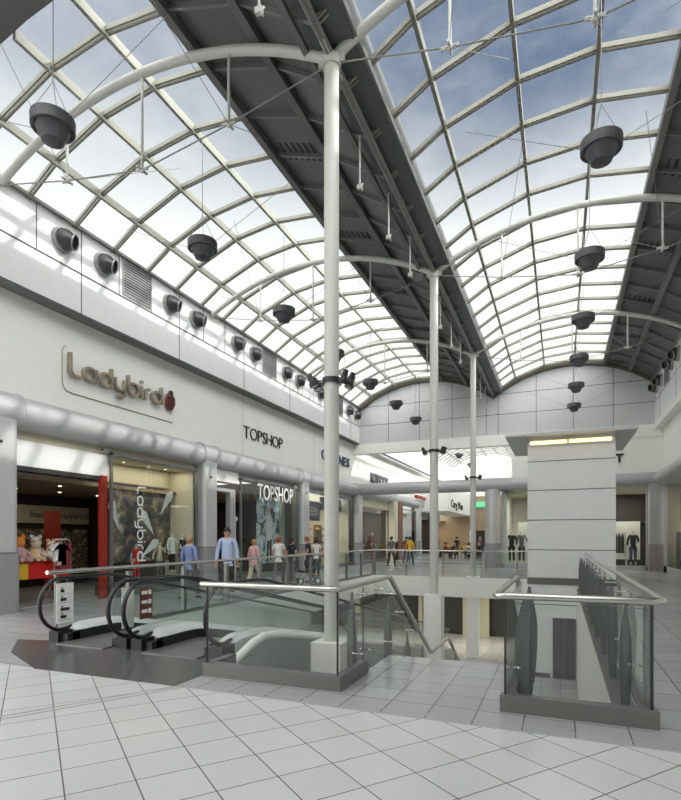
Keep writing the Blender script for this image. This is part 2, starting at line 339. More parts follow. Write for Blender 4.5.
# pipe bulkhead
b = MB()
prof = [(.36*math.cos(a), .37*math.sin(a)) for a in [R(-90+180*i/12) for i in range(13)]]+[(-.1, .37), (-.1, -.37)]
def hbar(b, y0, y1, k=1.0, mi=0): b.sweep([((XW+.1, yy, 4.52), (1, 0, 0), (0, 0, 1)) for yy in (y0, y1)], [(p*k, q*k) for p, q in prof], mi)
hbar(b, -9, 62)
for y in FY: hbar(b, y-.30, y+.55, 1.09); hbar(b, y-.34, y-.30, 1.13); hbar(b, y+.55, y+.59, 1.13)
struct('bulkhead_tube', b, 'silverp', lwal, 'rounded silver bulkhead running over the shopfronts')
# end wall bulkhead
ew = thing('wall_end', (0, YE, 0), 'panelled gable wall across the mall under the roof', None, kind='structure')
b = MB(); b.sweep([((xx, YE+.1, 4.55), (0, -1, 0), (0, 0, 1)) for xx in (XW+.2, XR+.2)], [(p*.9, q*.95) for p, q in prof])
b.sweep([((xx, YE+.1, 4.55), (0, -1, 0), (0, 0, 1)) for xx in (-4.0, -2.9)], [(p*.96, q*1.0) for p, q in prof])
struct('bulkhead_tube', b, 'silverp', ew)
# gable panels
def gable(x0, x1, xs, nm):
    n = 24; P = [(x0+(x1-x0)*i/n) for i in range(n+1)]
    b = MB(); b.prism([(x0, YE, 7.25), (x1, YE, 7.25)]+[(x, YE, arcz(x, x0, x1)) for x in P[::-1]], (0, .25, 0))
    for z in (8.35, 9.45): b.box(x0+.02 if z < 9.4 else x0+.3, x1-.02 if z < 9.4 else x1-.3, YE-.006, YE, z, z+.025, 1)
    for x in xs: b.box(x, x+.025, YE-.006, YE, 7.25, arcz(x, x0, x1)-.05, 1)
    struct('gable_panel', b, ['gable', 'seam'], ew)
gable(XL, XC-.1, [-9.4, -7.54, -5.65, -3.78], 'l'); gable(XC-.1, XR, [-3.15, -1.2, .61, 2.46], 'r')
b = MB()
for x0, x1 in ((XL, XC), (XC, XR)):
    b.sweep([((x, YE-.12, arcz(x, x0, x1)-.1), (0, 1, 0), (0, 0, 1)) for x in [x0+(x1-x0)*i/24 for i in range(25)]], [(-.12, -.14), (.12, -.14), (.12, .14), (-.12, .14)], smooth=False)
struct('gable_edge_beam', b, 'edge', ew)
b = MB().box(XW, XR+.6, YE-.06, YE+.35, 6.66, 7.25).box(-2.42, XR+.6, YE, YE+.3, 4.7, 6.7)
struct('white_beam', b, 'white', ew)
# right wall
rw = thing('wall_right', (XR, 0, 0), 'right hand wall with clerestory and shopfront', None, kind='structure')
struct('clerestory', MB().box(XR, XR+.25, -9, YE, 7.30, 9.42), 'upstand', rw)
b = MB().box(XR-.006, XR, -9, YE, 8.315, 8.335)
y = 8.71-1.25*12
while y < YE: b.box(XR-.006, XR, y, y+.02, 8.33, 9.42); y += 1.25
y = 9.96-3.75*4
while y < YE: b.box(XR-.006, XR, y, y+.02, 7.3, 8.33); y += 3.75
struct('panel_joints', b, 'seam', rw)
b = MB().box(XR+.35, XR+.55, -9, YE, 4.3, 7.35).box(XR-.02, XR+.55, -9, YE, 7.0, 7.3); struct('fascia', b, 'white', rw)
b = MB(); b.sweep([((XR+.3, yy, 4.55), (-1, 0, 0), (0, 0, 1)) for yy in (-9, YE)], [(p, q) for p, q in prof]); struct('bulkhead_tube', b, 'silverp', rw)
b = MB().box(XR+.4, XR+.6, -9, 23.0, 0, 4.3); struct('near_wall', b, 'white', rw)
# ------------------------------------------------------------------ glazed roof
def roof(name, x0, x1, longs, op0, ops, y0, y1, label):
    r = thing(name, ((x0+x1)/2, y0, Z0), label, None, kind='structure')
    def strip(b, xa, xb, ya, yb, n=1, dz=0.0, mi=0):
        xs = [xa+(xb-xa)*i/n for i in range(n+1)]
        vs = [(x, y, arcz(x, x0, x1)+dz) for y in (ya, yb) for x in xs]
        b.add(vs, [(i, i+1, n+2+i, n+1+i) for i in range(n)], mi, True)
    edges = [x0]+[x for x in longs if x < op0-.05]+[op0]
    g = MB()
    for a, c in zip(edges[:-1], edges[1:]): strip(g, a, c, y0, y1)
    struct('glazing', g, 'rglass', r)
    q = MB(); [strip(q, a, c, y0, y1, 1, dz) for dz in (0, .14) for a, c in zip([op0]+ops, ops+[x1])]
    struct('solid_panel', q, 'dark', r)
    q = MB()
    for X in [x for x in longs if x < op0-.05]+[x1 if False else None]:
        if X is None: continue
        z = arcz(X, x0, x1); q.box(X-.035, X+.035, y0, y1, z-.16, z+.02)
    struct('purlin', q, 'roofbar', r)
    q = MB()
    for X in [op0]+ops:
        z = arcz(X, x0, x1); q.box(X-.07, X+.07, y0, y1, z-.2, z)
    struct('solid_purlin', q, 'dark2', r)
    q = MB(); yy = 9.75
    while yy > y0+1.25: yy -= 1.25
    while yy < y0: yy += 1.25
    k = MB()
    while yy < y1:
        xs = edges
        for d in (-.042, .042):
            q.sweep([((x, yy+d, arcz(x, x0, x1)-.05), (0, 1, 0), (0, 0, 1)) for x in xs], [(-.018, -.045), (.018, -.045), (.018, .045), (-.018, .045)], smooth=False)
        xs = [op0]+ops+[x1]
        k.sweep([((x, yy, arcz(x, x0, x1)-.04), (0, 1, 0), (0, 0, 1)) for x in xs], [(-.03, -.06), (.03, -.06), (.03, .06), (-.03, .06)], smooth=False)
        yy += 1.25
    struct('glazing_bar', q, 'roofbar', r); struct('solid_rib', k, 'dark2', r)
    # louvre slots in the solid panels
    q = MB(); yy = 10.9 if y0 < 20 else 99
    while yy < min(y1, 30):
        X = op0+.78; z = arcz(X, x0, x1)
        sl = (arcz(X+.5, x0, x1)-arcz(X-.5, x0, x1))
        for j in range(7):
            dx = -.5+j*.15; q.box(X+dx, X+dx+.09, yy-.25, yy+.35, z+sl*(dx+.05)-.05, z+sl*(dx+.05)-.02)
        yy += 3.75
    if q.v: struct('louvre', q, 'seam', r)
    return r
la = [-10.3, -8.9, -7.54, -6.2]
roof('ceiling', XL, XC, la, -6.2, [-4.8], 6.5, YE+.3, 'left barrel vault, glazed to the left with dark panels along its right side')
roof('ceiling', XL, XC, la+[-4.8], -3.6, [], YE+.3, 62, 'fully glazed barrel vault beyond the gable wall')
ra = [-2.2, -.77, .65, 2.05]
roof('ceiling', XC, XR, ra, 2.05, [3.2], -9, YE, 'right barrel vault, glazed with dark panels along its right side')
# opaque bay of the left vault nearest the viewer, glazed again behind
b = MB()
for n_, ya, yb in ((12, 3.4, 6.5),):
    xs = [XL+(XC-XL)*i/n_ for i in range(n_+1)]
    for dz in (0, .15): b.add([(x, y, arcz(x, XL, XC)-.02+dz) for y in (ya, yb) for x in xs], [(i, i+1, n_+2+i, n_+1+i) for i in range(n_)], 0, True)
b.box(XL, XC, 6.4, 6.5, 9.2, 9.5) if False else None
struct('ceiling_dark_bay', b, 'dark')
struct('wall_back', MB().box(XW-.2, XR+.5, -9.2, -9, 0, 11), 'gable')
# gutter beam on the column line
g = thing('trim_5', (XC, 0, 9.4), 'dark valley gutter beam above the column row', None, kind='structure')
struct('gutter_box', MB().box(-3.62, -2.98, -9, YE, 9.48, 9.90), 'gutter', g)
q = MB().tube([(-3.39, -9, 9.36), (-3.39, YE, 9.36)], .07, 8).box(-3.86, -3.76, -9, YE, 9.50, 9.60).box(-2.98, -2.93, -9, YE, 9.50, 9.95)
struct('edge_rail', q, 'dark2', g)
struct('eaves_trim', MB().box(XL-.05, XL+.1, 6.5, YE, 9.40, 9.47).box(XR-.1, XR+.05, -9, YE, 9.40, 9.47), 'bardark', g)
# ------------------------------------------------------------------ tied arches
def make_arch(x0, x1, y, side, label, grp):
    t = thing('roof_arch', ((x0+x1)/2, y, 9.35), label, 'roof truss', grp)
    xs = [x0+(x1-x0)*i/24 for i in range(25)]
    b = MB().tube([(x, y, arcz(x, x0, x1, 9.33, 1.07)) for x in xs], .085, 12); b.build('arch_tube', 'steelw', t)
    xm = (x0+x1)/2; nd = [(xm-1.93, 8.87), (xm, 8.58), (xm+1.93, 8.87)]
    for (x, z) in nd:
        zt = arcz(x, x0, x1, 9.33, 1.07)
        MB().tube([(x, y, z), (x, y, zt)], .026, 8).build('hanger', 'steelw', t)
        b = MB().ball((x, y, z), .055, 8).tube([(x-.13, y, z+(.03 if x > xm-1 else -.0)), (x+.13, y, z)], .03, 6).tube([(x, y-.13, z), (x, y+.13, z)], .025, 6)
        b.build('node', 'steelw', t)
    p = [(x0+.1, y, 9.25)]+[(x, y, z) for x, z in nd]+[(x1-.1, y, 9.25)]
    for a, c in zip(p[:-1], p[1:]): MB().tube([a, c], .013, 6).build('tie_rod', 'bardark', t)
    # diagonal wind bracing wires up to the glazing
    for (x, z) in nd[::2]:
        for dy in (-2.6, 2.6):
            xx = x+(.7 if x < xm else -.7)
            MB().tube([(x, y, z), (xx, y+dy, arcz(xx, x0, x1)-.1)], .006, 5).build('brace_wire', 'bardark', t)
    return t
ordn = ['nearest', 'second', 'third', 'farthest']
for i in (1, 2, 3):
    make_arch(XL+.05, XC, FY[i], 0, f'{ordn[i-1]} white tubular arch under the left glazed vault, springing from a column top', 'tied arches under the left vault')
    make_arch(XC, XR-.05, FY[i], 1, f'{ordn[i-1]} white tubular arch under the right glazed vault, springing from a column top', 'tied arches under the right vault')
for i in (5, 6): make_arch(XL+.05, XC, FY[i], 0, f'distant tubular arch in the mall beyond the gable, {"nearer" if i == 5 else "farther"} one', 'tied arches beyond the gable')
# ------------------------------------------------------------------ columns
def make_column(y, i):
    nm = ['nearest tall white steel column with a white plinth beside the glass corner', 'middle tall white steel column on a white plinth rising from the stair void', 'farthest tall white steel column at the far edge of the void'][i]
    t = thing('steel_column', (XC, y, ZL), nm, 'column', 'tall columns along the valley')
    MB().tube([(XC, y, ZL+.1), (XC, y, 9.38)], .12, 24).build('shaft', 'steelw', t)
    MB().box(XC-.25, XC+.25, y-.25, y+.25, ZL, .02).build('plinth', 'white', t)
    b = MB().tube([(XC, y, 9.2), (XC, y, 9.34)], .15, 20).box(XC-.22, XC+.22, y-.03, y+.03, 9.24, 9.4).box(XC-.04, XC+.04, y-.4, y+.4, 9.3, 9.42)
    b.build('cap', 'steelw', t)
    MB().lathe([(.125, -.04), (.15, -.04), (.15, .04), (.125, .04)], Matrix.Translation((XC, y, 4.18)), 20).build('clamp_ring', 'blackm', t)
for i in range(3): make_column(FY[i+1], i)
def spot_proto():
    t = thing('spotlight', (0, 0, 0), 'x', 'spotlight', 'spotlights clamped to the columns')
    MB().tube([(0, 0, 0), (.16, 0, .0), (.19, 0, .04)], .014, 6).build('arm', 'blackm', t)
    T = Matrix.Translation((.22, 0, .0)) @ Matrix.Rotation(R(25), 4, 'Y')
    hs = MB().lathe([(.001, .13), (.045, .13), (.055, .05), (.06, -.02), (.085, -.05), (.085, -.12), (.07, -.12)], T, 14); hs = hs.build('housing', 'blackm', t)
    MB().lathe([(.001, -.115), (.07, -.115)], T, 14).build('lens', 'lens', hs)
    return t
sp0 = spot_proto(); first = True
for i in range(3):
    for j, a in enumerate((165, 205, -28, 5, 35)[:5 if i < 2 else 4]):
        nm = ['nearest', 'middle', 'farthest'][i]; pos = ['leftmost', 'second from left', 'front right', 'right', 'rear right'][j]
        lb = f'black spotlight on the {nm} white column, {pos} of its cluster'
        loc = (XC+.13*math.cos(R(a)), FY[i+1]+.13*math.sin(R(a)), 4.18)
        if first: sp0.scale = (.85, .85, .85); sp0.location = loc; sp0.rotation_euler.z = R(a); sp0['label'] = lb; first = False
        else:
            q_ = dup(sp0, loc, lb, R(a))
            if i: q_.scale = (.78, .78, .78)
# hanging rods under the valley gutter
hr = thing('hanging_rod', (0, 0, 0), 'x', 'ceiling rod', 'white rods hanging under the valley gutter')
MB().tube([(0, 0, 0), (0, 0, 1.06)], .017, 8).build('rod', 'steelw', hr)
MB().box(-.05, .05, -.03, .03, -.02, .06).tube([(-.05, 0, 0), (.05, .05, .1)], .014, 6).tube([(0, 0, .02), (.06, 0, -.07)], .012, 6).build('fitting', 'steelw', hr)
k = 0
for j in range(13):
    y = 5.97+1.875*j
    if min(abs(y-f) for f in FY) < .4: continue
    loc = (-3.60, y, 8.46); k += 1
    lb = f'white rod hanging under the dark valley gutter, number {k} counting from the viewer' if k > 1 else 'white rod hanging under the dark gutter, the nearest, before the near column'
    if k == 1: hr.location = loc; hr['label'] = lb
    else: dup(hr, loc, lb)
# ------------------------------------------------------------------ pendant bowls
PS = .85
pl = thing('pendant_uplighter', (0, 0, 0), 'x', 'pendant lamp', 'x')
b = MB(); r_ = .375
b.lathe([(.33, .0), (r_, .0), (r_+.005, .15), (r_, .17), (.35, .17), (.345, .02), (.33, 0)], n=32); b.build('ring', 'lamp', pl)
bw = MB().lathe([(.001, -.22), (.12, -.215), (.19, -.19), (.21, -.14), (.225, -.13), (.31, .02), (.335, .06), (.31, .08), (.001, .08)], n=32).build('bowl', 'lamp', pl)
MB().lathe([(.001, .09), (.30, .09), (.30, .12), (.001, .12)], n=24).build('lens', 'lens', bw)
b = MB()
for a in (0, 120, 240): b.tube([(.35*math.cos(R(a)), .35*math.sin(R(a)), .16), (0, 0, .75)], .006, 5)
b.tube([(0, 0, .75), (0, 0, 2.79)], .009, 6); b.build('cable', 'bardark', pl)
for dx in (-1, 1): MB().tube([(.36*dx, 0, .1), (2.6*dx, 0, .95)], .006, 5).build('stay_wire', 'bardark', pl)
names = ['nearest', 'second nearest', 'third', 'fourth', 'fifth', 'sixth', 'farthest']
f_ = True
for row, X, ks in ((0, -7.3, range(0, 7)), (1, .62, range(1, 7))):
    for k in ks:
        loc = (X, 5.97+3.75*k, 8.02)
        n_ = names[k] if row == 0 else ['', 'nearest', 'second nearest', 'third', 'fourth', 'fifth', 'farthest'][k]
        lb = f'grey bowl pendant hung under the {"left" if row == 0 else "right"} glass vault, {n_} from the viewer'
        gp = f'bowl pendants under the {"left" if row == 0 else "right"} vault'
        if f_: pl.scale = (PS, PS, 1); pl.location = loc; pl['label'] = lb; pl['group'] = gp; f_ = False
        else: dup(pl, loc, lb, None, gp)
for k in range(3):
    dup(pl, (-7.3, 36+6*k, 8.02), f'small grey bowl pendant beyond the gable opening, {["nearest","middle","farthest"][k]} of three', None, 'bowl pendants beyond the gable')
# ------------------------------------------------------------------ air jets and vents
TX = Matrix.Rotation(R(90), 4, 'Y')
jp = thing('air_jet', (0, 0, 0), 'x', 'air nozzle', 'x')
MB().lathe([(.30, 0), (.30, .03), (.27, .10), (.25, .10), (.25, .0)], TX, 24).build('collar', 'jetl', jp)
T = Matrix.Translation((.09, 0, 0)) @ Matrix.Rotation(R(90), 4, 'Y') @ Matrix.Rotation(R(-28), 4, 'X') @ Matrix.Rotation(R(14), 4, 'Y')
MB().lathe([(.25, -.06), (.255, .04), (.235, .12), (.19, .19), (.175, .26), (.15, .26), (.12, .12), (.001, .10)], T, 24).build('nozzle', 'jet', jp)
MB().lathe([(.18, .235), (.195, .25), (.18, .275), (.165, .26)], T, 24).build('rim', 'jetl', jp)
MB().lathe([(.001, .13), (.10, .14), (.12, .17), (.06, .22), (.001, .23)], T, 16).build('core', 'blackm', jp)
vp = thing('vent_grille', (0, 0, 0), 'x', 'vent', 'x')
b = MB().box(0, .03, -.56, -.53, -.46, .46).box(0, .03, .53, .56, -.46, .46).box(0, .03, -.56, .56, -.49, -.46).box(0, .03, -.56, .56, .46, .49); b.build('frame', 'jetl', vp)
MB().box(0, .008, -.53, .53, -.46, .46).build('backing', 'blackm', vp)
b = MB()
for j in range(12): b.box(.008, .02, -.53, .53, -.435+j*.076, -.435+j*.076+.034)
b.build('slats', 'jetl', vp)
jf = vf = True; jn = 0; vn = 0
for bay in range(4):
    y0 = .35+7.5*(bay)
    for dy in (1.55, 2.8, 5.4, 6.66):
        y = y0+dy
        if not 8 < y < YE: continue
        jn += 1; loc = (XL, y, 8.88)
        lb = f'round swivel air nozzle on the left clerestory, number {jn} from the left edge'
        if jf: jp.location = loc; jp['label'] = lb; jp['group'] = 'air nozzles on the left clerestory'; jf = False
        else: dup(jp, loc, lb)
    y = y0+4.05
    if y > 8:
        vn += 1; loc = (XL, y, 8.88); lb = f'slatted vent grille among the nozzles of the left clerestory, {["nearest","middle","farthest"][vn-1]} one'
        if vf: vp.location = loc; vp['label'] = lb; vp['group'] = 'vent grilles on the left clerestory'; vf = False
        else: dup(vp, loc, lb)
for j, y in enumerate((24.4, 25.65, 28.2, 29.4)):
    dup(jp, (XR, y, 8.88), f'round air nozzle on the right clerestory, {["nearest","second","third","farthest"][j]} in view', math.pi, 'air nozzles on the right clerestory')
dup(vp, (XR, 26.9, 8.88), 'dark slatted vent grille on the right clerestory between nozzles', math.pi, 'vent grilles on the right clerestory')
# ------------------------------------------------------------------ pillars on the left
def pillar(y, label):
    t = thing('shopfront_pillar', (XW, y, 0), label, 'pillar', 'metal clad pillars between shops')
    def rb(x0, x1, y0, y1, z0, z1, c=.12):
        p = [(x0, y0), (x1-c, y0)]+[(x1-c+c*math.sin(R(a)), y0+c-c*math.cos(R(a))) for a in (30, 60, 90)]+[(x1, y1-c)]+[(x1-c+c*math.cos(R(a)), y1-c+c*math.sin(R(a))) for a in (30, 60, 90)]+[(x0, y1)]
        return MB().prism([(a, c_, z0) for a, c_ in p], (0, 0, z1-z0))
    rb(XW+.1, XL+.02, y-.32, y+.44, 1.33, 4.3).build('cladding', 'silver', t)
    rb(XW+.1, XL+.05, y-.35, y+.47, 0, 1.31).build('granite_base', 'granite', t)
    rb(XW+.1, XL+.035, y-.33, y+.45, 1.30, 1.345).build('trim_band', 'kerb', t)
    T = Matrix.Translation((XL+.03, y, 3.75)) @ TX
    MB().lathe([(.001, .03), (.03, .03), (.035, 0)], T, 10).build('sensor', 'blackm', t)
for y, lb in zip(FY[1:8], ['silver clad pillar with granite base at the left edge beside the childrenswear shop', 'silver clad pillar between the childrenswear window and the fashion shop door', 'silver clad pillar between the fashion shop and the shoe shop', 'silver clad pillar at the corner under the gable wall', 'distant grey pillar beyond the brown column', 'far grey pillar near the cafe, nearer of two', 'far grey pillar near the cafe, farther of two']):
    pillar(y, lb)
# ------------------------------------------------------------------ shop shells
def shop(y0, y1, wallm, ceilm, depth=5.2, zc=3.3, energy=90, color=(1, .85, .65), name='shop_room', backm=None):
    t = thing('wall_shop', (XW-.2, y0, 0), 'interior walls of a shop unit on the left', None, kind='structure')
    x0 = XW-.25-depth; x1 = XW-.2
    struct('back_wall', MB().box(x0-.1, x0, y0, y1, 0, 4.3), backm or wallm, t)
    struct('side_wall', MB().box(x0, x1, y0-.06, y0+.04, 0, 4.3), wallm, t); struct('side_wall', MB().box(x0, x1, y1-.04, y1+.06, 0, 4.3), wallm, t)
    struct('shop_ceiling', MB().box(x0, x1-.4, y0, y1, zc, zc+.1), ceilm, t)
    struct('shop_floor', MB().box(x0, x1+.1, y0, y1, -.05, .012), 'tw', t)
    for k in range(2):
        ld = bpy.data.lights.new('shop_light', 'AREA'); ld.energy = energy/2; ld.size = 1.4; ld.color = color
        lo = bpy.data.objects.new('shop_light', ld); col.objects.link(lo); lo.location = (x1-1.3-k*2.2, (y0+y1)/2+(-1)**k*1.2, zc-.05)
    return t
def downlights(y0, y1, n, z, xs, label, grp):
    f = None; k = 0
    for x in xs:
        for i in range(n):
            k += 1; y = y0+(y1-y0)*(i+.5)/n
            o = tag(MB().lathe([(.001, -.012), (.035, -.012), (.05, 0)], Matrix.Translation((x, y, z)), 12).build('downlight', 'down'), label+f', {["front","back","rear"][xs.index(x)]} row number {i+1}', 'downlight', grp)
# Bay 1 : childrenswear
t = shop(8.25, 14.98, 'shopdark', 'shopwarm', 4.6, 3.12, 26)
b = MB().box(XW-.1, XW+.1, 8.25, 11.1, 3.33, 3.92); struct('head_panel', b, 'upstand', t, 'pale head panel above the shop door')
struct('head_soffit', MB().box(XW-.5, XW-.02, 8.25, 14.98, 3.9, 4.3), 'cream', t)
struct('head_rail', MB().box(XW-.3, XW+.08, 8.25, 11.1, 3.22, 3.33), 'shopdark', t); struct('window_bulkhead', MB().box(-12.7, -12.5, 11.2, 14.95, 3.35, 3.9), 'cream', t); struct('window_ceiling', MB().box(-12.7, -11.45, 11.2, 14.95, 3.92, 4.0), 'cream', t)
struct('frieze', MB().box(-16.42, -16.36, 8.3, 14.9, 2.15, 2.75), 'cream', t)
downlights(8.6, 14.6, 4, 3.11, [-13.0, -14.8], 'round downlight in the childrenswear shop ceiling', 'downlights in the childrenswear shop')
fz = thing('frieze_text', (-16.34, 10.5, 2.3), 'dark lettering along the cream frieze inside the childrenswear shop', 'lettering')
lettering('friends with ladybird m', (-16.35, 12.5, 2.33), TWALL, .24, 2.35, 'clothg', fz, 'letter', .005)
one('red_column', MB().box(XW+.02, XW+.13, 10.86, 11.08, 0.012, 3.35), 'red', 'tall red painted post between the childrenswear door and window', 'post')
for i, (y, x) in enumerate(((9.6, -14.4), (11.9, -14.8))):
    one('red_column', MB().box(x-.15, x+.15, y, y+.35, .012, 2.5), 'red', f'red display pier deep inside the childrenswear shop, {["left","right"][i]} one', 'post')
# window frame & glass
def shop_window(y0, y1, z0, z1, label, step=None, mull=(), x=XW+.18, frame='fin'):
    t = thing('shop_window', (x, y0, 0), label, 'shop window')
    b = MB().box(x-.04, x+.04, y0, y0+.07, .0, z1).box(x-.04, x+.04, y1-.07, y1, .0, z1).box(x-.04, x+.04, y0, y1, z1-.06, z1).box(x-.04, x+.04, y0, y1, 0.012, z0)
    if step: b.box(x-.04, x+.04, y0-.25, y0+.07, z1-.0, z1+.08)
    b.build('frame', frame, t)
    ys = [y0+.07]+list(mull)+[y1-.07]
    for a, c in zip(ys[:-1], ys[1:]): MB().box(x-.006, x+.006, a+.004, c-.004, z0, z1-.06).build('pane', 'sglass', t)
    return t
shop_window(11.12, 14.9, .25, 4.0, 'large glazed display window of the childrenswear shop', True, (11.95, 13.5))
st = thing('window_lettering', (XW+.2, 12.1, 3.1), 'white Ladybird lettering running down the display window glass', 'lettering')
stroke_text('Ladybird', (XW+.21, 12.12, 3.14), TDOWN, .21, 2.15, .05, .004, 'paper', st)
one('window_poster', MB().box(-12.45, -12.42, 12.1, 14.75, .9, 3.25), 'posterL', 'large dark printed backdrop hanging in the childrenswear window', 'poster')
one('side_panel', MB().box(-12.7, -11.52, 14.80, 14.88, .3, 3.9), 'cream', 'cream panel at the right end of the childrenswear window', 'panel')
# main sign on the wall
sg = thing('shop_sign', (XW, 9.75, 5.4), 'large bronze Ladybird sign with a red ladybird emblem on the white fascia', 'shop sign')
stroke_text('Ladybird', (XW+.10, 9.90, 5.80), TWALL, .34, 3.34, .078, .055, 'letter', sg)
pp = [(XW+.012, 13.86, 5.37)]+[(XW+.012, 10.0, 5.37), (XW+.012, 9.85, 5.40), (XW+.012, 9.76, 5.50), (XW+.012, 9.74, 5.62), (XW+.012, 9.74, 6.38), (XW+.012, 9.78, 6.48), (XW+.012, 9.86, 6.53)]
MB().tube(pp, .014, 6).build('outline_rail', 'letter', sg)
lbx = Matrix.Translation((XW+.08, 13.67, 6.0)) @ Matrix.Rotation(R(-12), 4, 'X')
MB().ball((0, 0, 0), 1, 20).build('tmp', 'red', None) if False else None
b = MB(); T = lbx @ Matrix.Diagonal((.07, .24, .30, 1)); b.lathe([(max(.001, math.sin(math.pi*i/10)), -math.cos(math.pi*i/10)) for i in range(11)], T, 20); b.build('ladybird_shell', mat('shell_red', (.12, .03, .02), .35), sg)
b = MB().ball((XW+.08, 13.70, 6.28), .085, 12).box(XW+.14, XW+.156, 13.655, 13.675, 5.74, 6.22)
for dy, dz in ((-.1, .1), (.1, .1), (-.1, -.08), (.1, -.08)): b.ball((XW+.145, 13.665+dy, 6.0+dz), .04, 8)
b.build('ladybird_spots', 'lblack', sg)
sg = thing('shop_sign', (XW, 18.0, 5.6), 'thin black TOPSHOP letters on the white fascia', 'shop sign')
lettering('TOPSHOP', (XW+.03, 18.03, 5.62), TWALL, .50, 3.2, 'lblack', sg, 'letter', .015, fat=-.008)
sg = thing('shop_sign', (XW, 25.4, 5.8), 'navy GREENES letters on the white fascia, partly behind the column', 'shop sign')
lettering('GREENES', (XW+.03, 25.45, 5.80), TWALL, .50, 4.0, 'navy', sg, 'letter', .02, fat=.02)
sg = thing('shop_sign', (XW, 33.2, 5.3), 'tall dark MONSOON letters on the white fascia beyond the gable opening', 'shop sign')
lettering('MONSOON', (XW+.03, 33.25, 5.30), TWALL, .64, 3.8, 'clothg', sg, 'letter', .03, fat=.03)
sg = thing('shop_sign', (-9.0, 49, 4.2), 'dark handwritten style sign on white wall near the far cafe', 'shop sign')
struct('wall_cafe', MB().box(XW, -9.0, 46.5, 60.6, 3.95, 6.3), 'white')
lettering('Carg Mon', (-8.97, 47.6, 4.35), TWALL, .7, 6.0, 'lblack', sg, 'letter', .02)
one('red_sign', MB().box(XW+.36, XW+.6, 43.4, 48.4, 4.95, 5.18), 'red', 'red strip sign above the far shopfront', 'sign')
# Bay 2 : fashion shop
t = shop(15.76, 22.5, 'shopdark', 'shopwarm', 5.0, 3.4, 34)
struct('head_box', MB().box(XW-.35, XW+.12, 15.75, 17.5, 3.72, 4.15), 'upstand', t)
struct('head_soffit', MB().box(XW-.5, XW-.02, 17.5, 22.5, 3.95, 4.3), 'silverp', t)
one('door_jamb', MB().box(XW-.2, XW+.0, 17.15, 17.5, .012, 3.5).box(XW-.2, XW, 15.76, 17.15, 3.38, 3.5), 'silver', 'pale metal door surround of the fashion shop', 'door frame')
shop_window(17.55, 22.45, .2, 3.95, 'tall display window of the fashion shop', None, (19.6, 21.1))
sg = thing('window_lettering', (XW-.02, 18.6, 3.3), 'white TOPSHOP letters with dark shadow on the fashion shop window', 'lettering')
lettering('TOPSHOP', (XW+.20, 18.80, 3.22), TWALL, .66, 3.1, 'paper', sg, 'letter', .006, fat=.012)
lettering('TOPSHOP', (XW+.195, 18.87, 3.19), TWALL, .66, 3.1, 'lblack', sg, 'letter_shadow', .002, fat=.02)
pf = thing('poster_figure', (-12.16, 21, .6), 'plain printed figure in a pale coat on the fashion poster', 'printed figure')
MB().prism([(-12.168, 20.8, 1.5), (-12.168, 20.78, 2.55), (-12.168, 20.95, 2.8), (-12.168, 21.15, 2.8), (-12.168, 21.3, 2.55), (-12.168, 21.32, 1.6)], (.004, 0, 0)).build('coat', 'clothw', pf)
MB().ball((-12.165, 21.05, 2.98), .13, 12, sc=(.04, .8, 1.1)).build('head', 'skin', pf)
MB().prism([(-12.168, 20.85, .6), (-12.168, 20.88, 1.5), (-12.168, 21.05, 1.5), (-12.168, 21.0, .6)], (.003, 0, 0)).build('leg', 'clothd', pf); MB().prism([(-12.168, 21.12, .6), (-12.168, 21.08, 1.55), (-12.168, 21.28, 1.55), (-12.168, 21.25, .6)], (.003, 0, 0)).build('leg', 'clothd', pf)
ps = one('window_poster', MB().box(-12.2, -12.17, 20.0, 22.0, .5, 3.45), 'posterT', 'tall blue and white fashion poster in the fashion shop window', 'poster')
one('side_panel', MB().box(-12.2, -12.12, 22.02, 22.45, .2, 3.95), mat('olive_panel', (.42, .42, .34), .6), 'pale olive panel at the right end of the fashion window', 'panel')
one('clothes_wall', MB().box(-16.7, -16.6, 15.9, 22.4, .3, 2.6), 'goods', 'dark merchandise wall at the back of the fashion shop', 'display')
for i, y in enumerate((16.2, 17.0, 18.2)): one('gold_lamp', MB().ball((-14.2, y, 2.75), .16, 10).tube([(-14.2, y, 2.9), (-14.2, y, 3.4)], .01, 5), mat('gold_glow', (.8, .5, .1), .4, emis=.6), f'round golden hanging lamp inside the fashion shop, {["left","middle","right"][i]} one', 'lamp', 'golden lamps in the fashion shop')
lp = thing('display_pole', (-12.0, 18.05, 0), 'white display pole in the fashion shop window', 'display stand')
MB().tube([(-12, 18.05, .2), (-12, 18.05, 2.3)], .05, 10).build('pole', 'paper', lp); MB().ball((-12, 18.05, 2.4), .12, 12).build('globe', 'paper', lp)
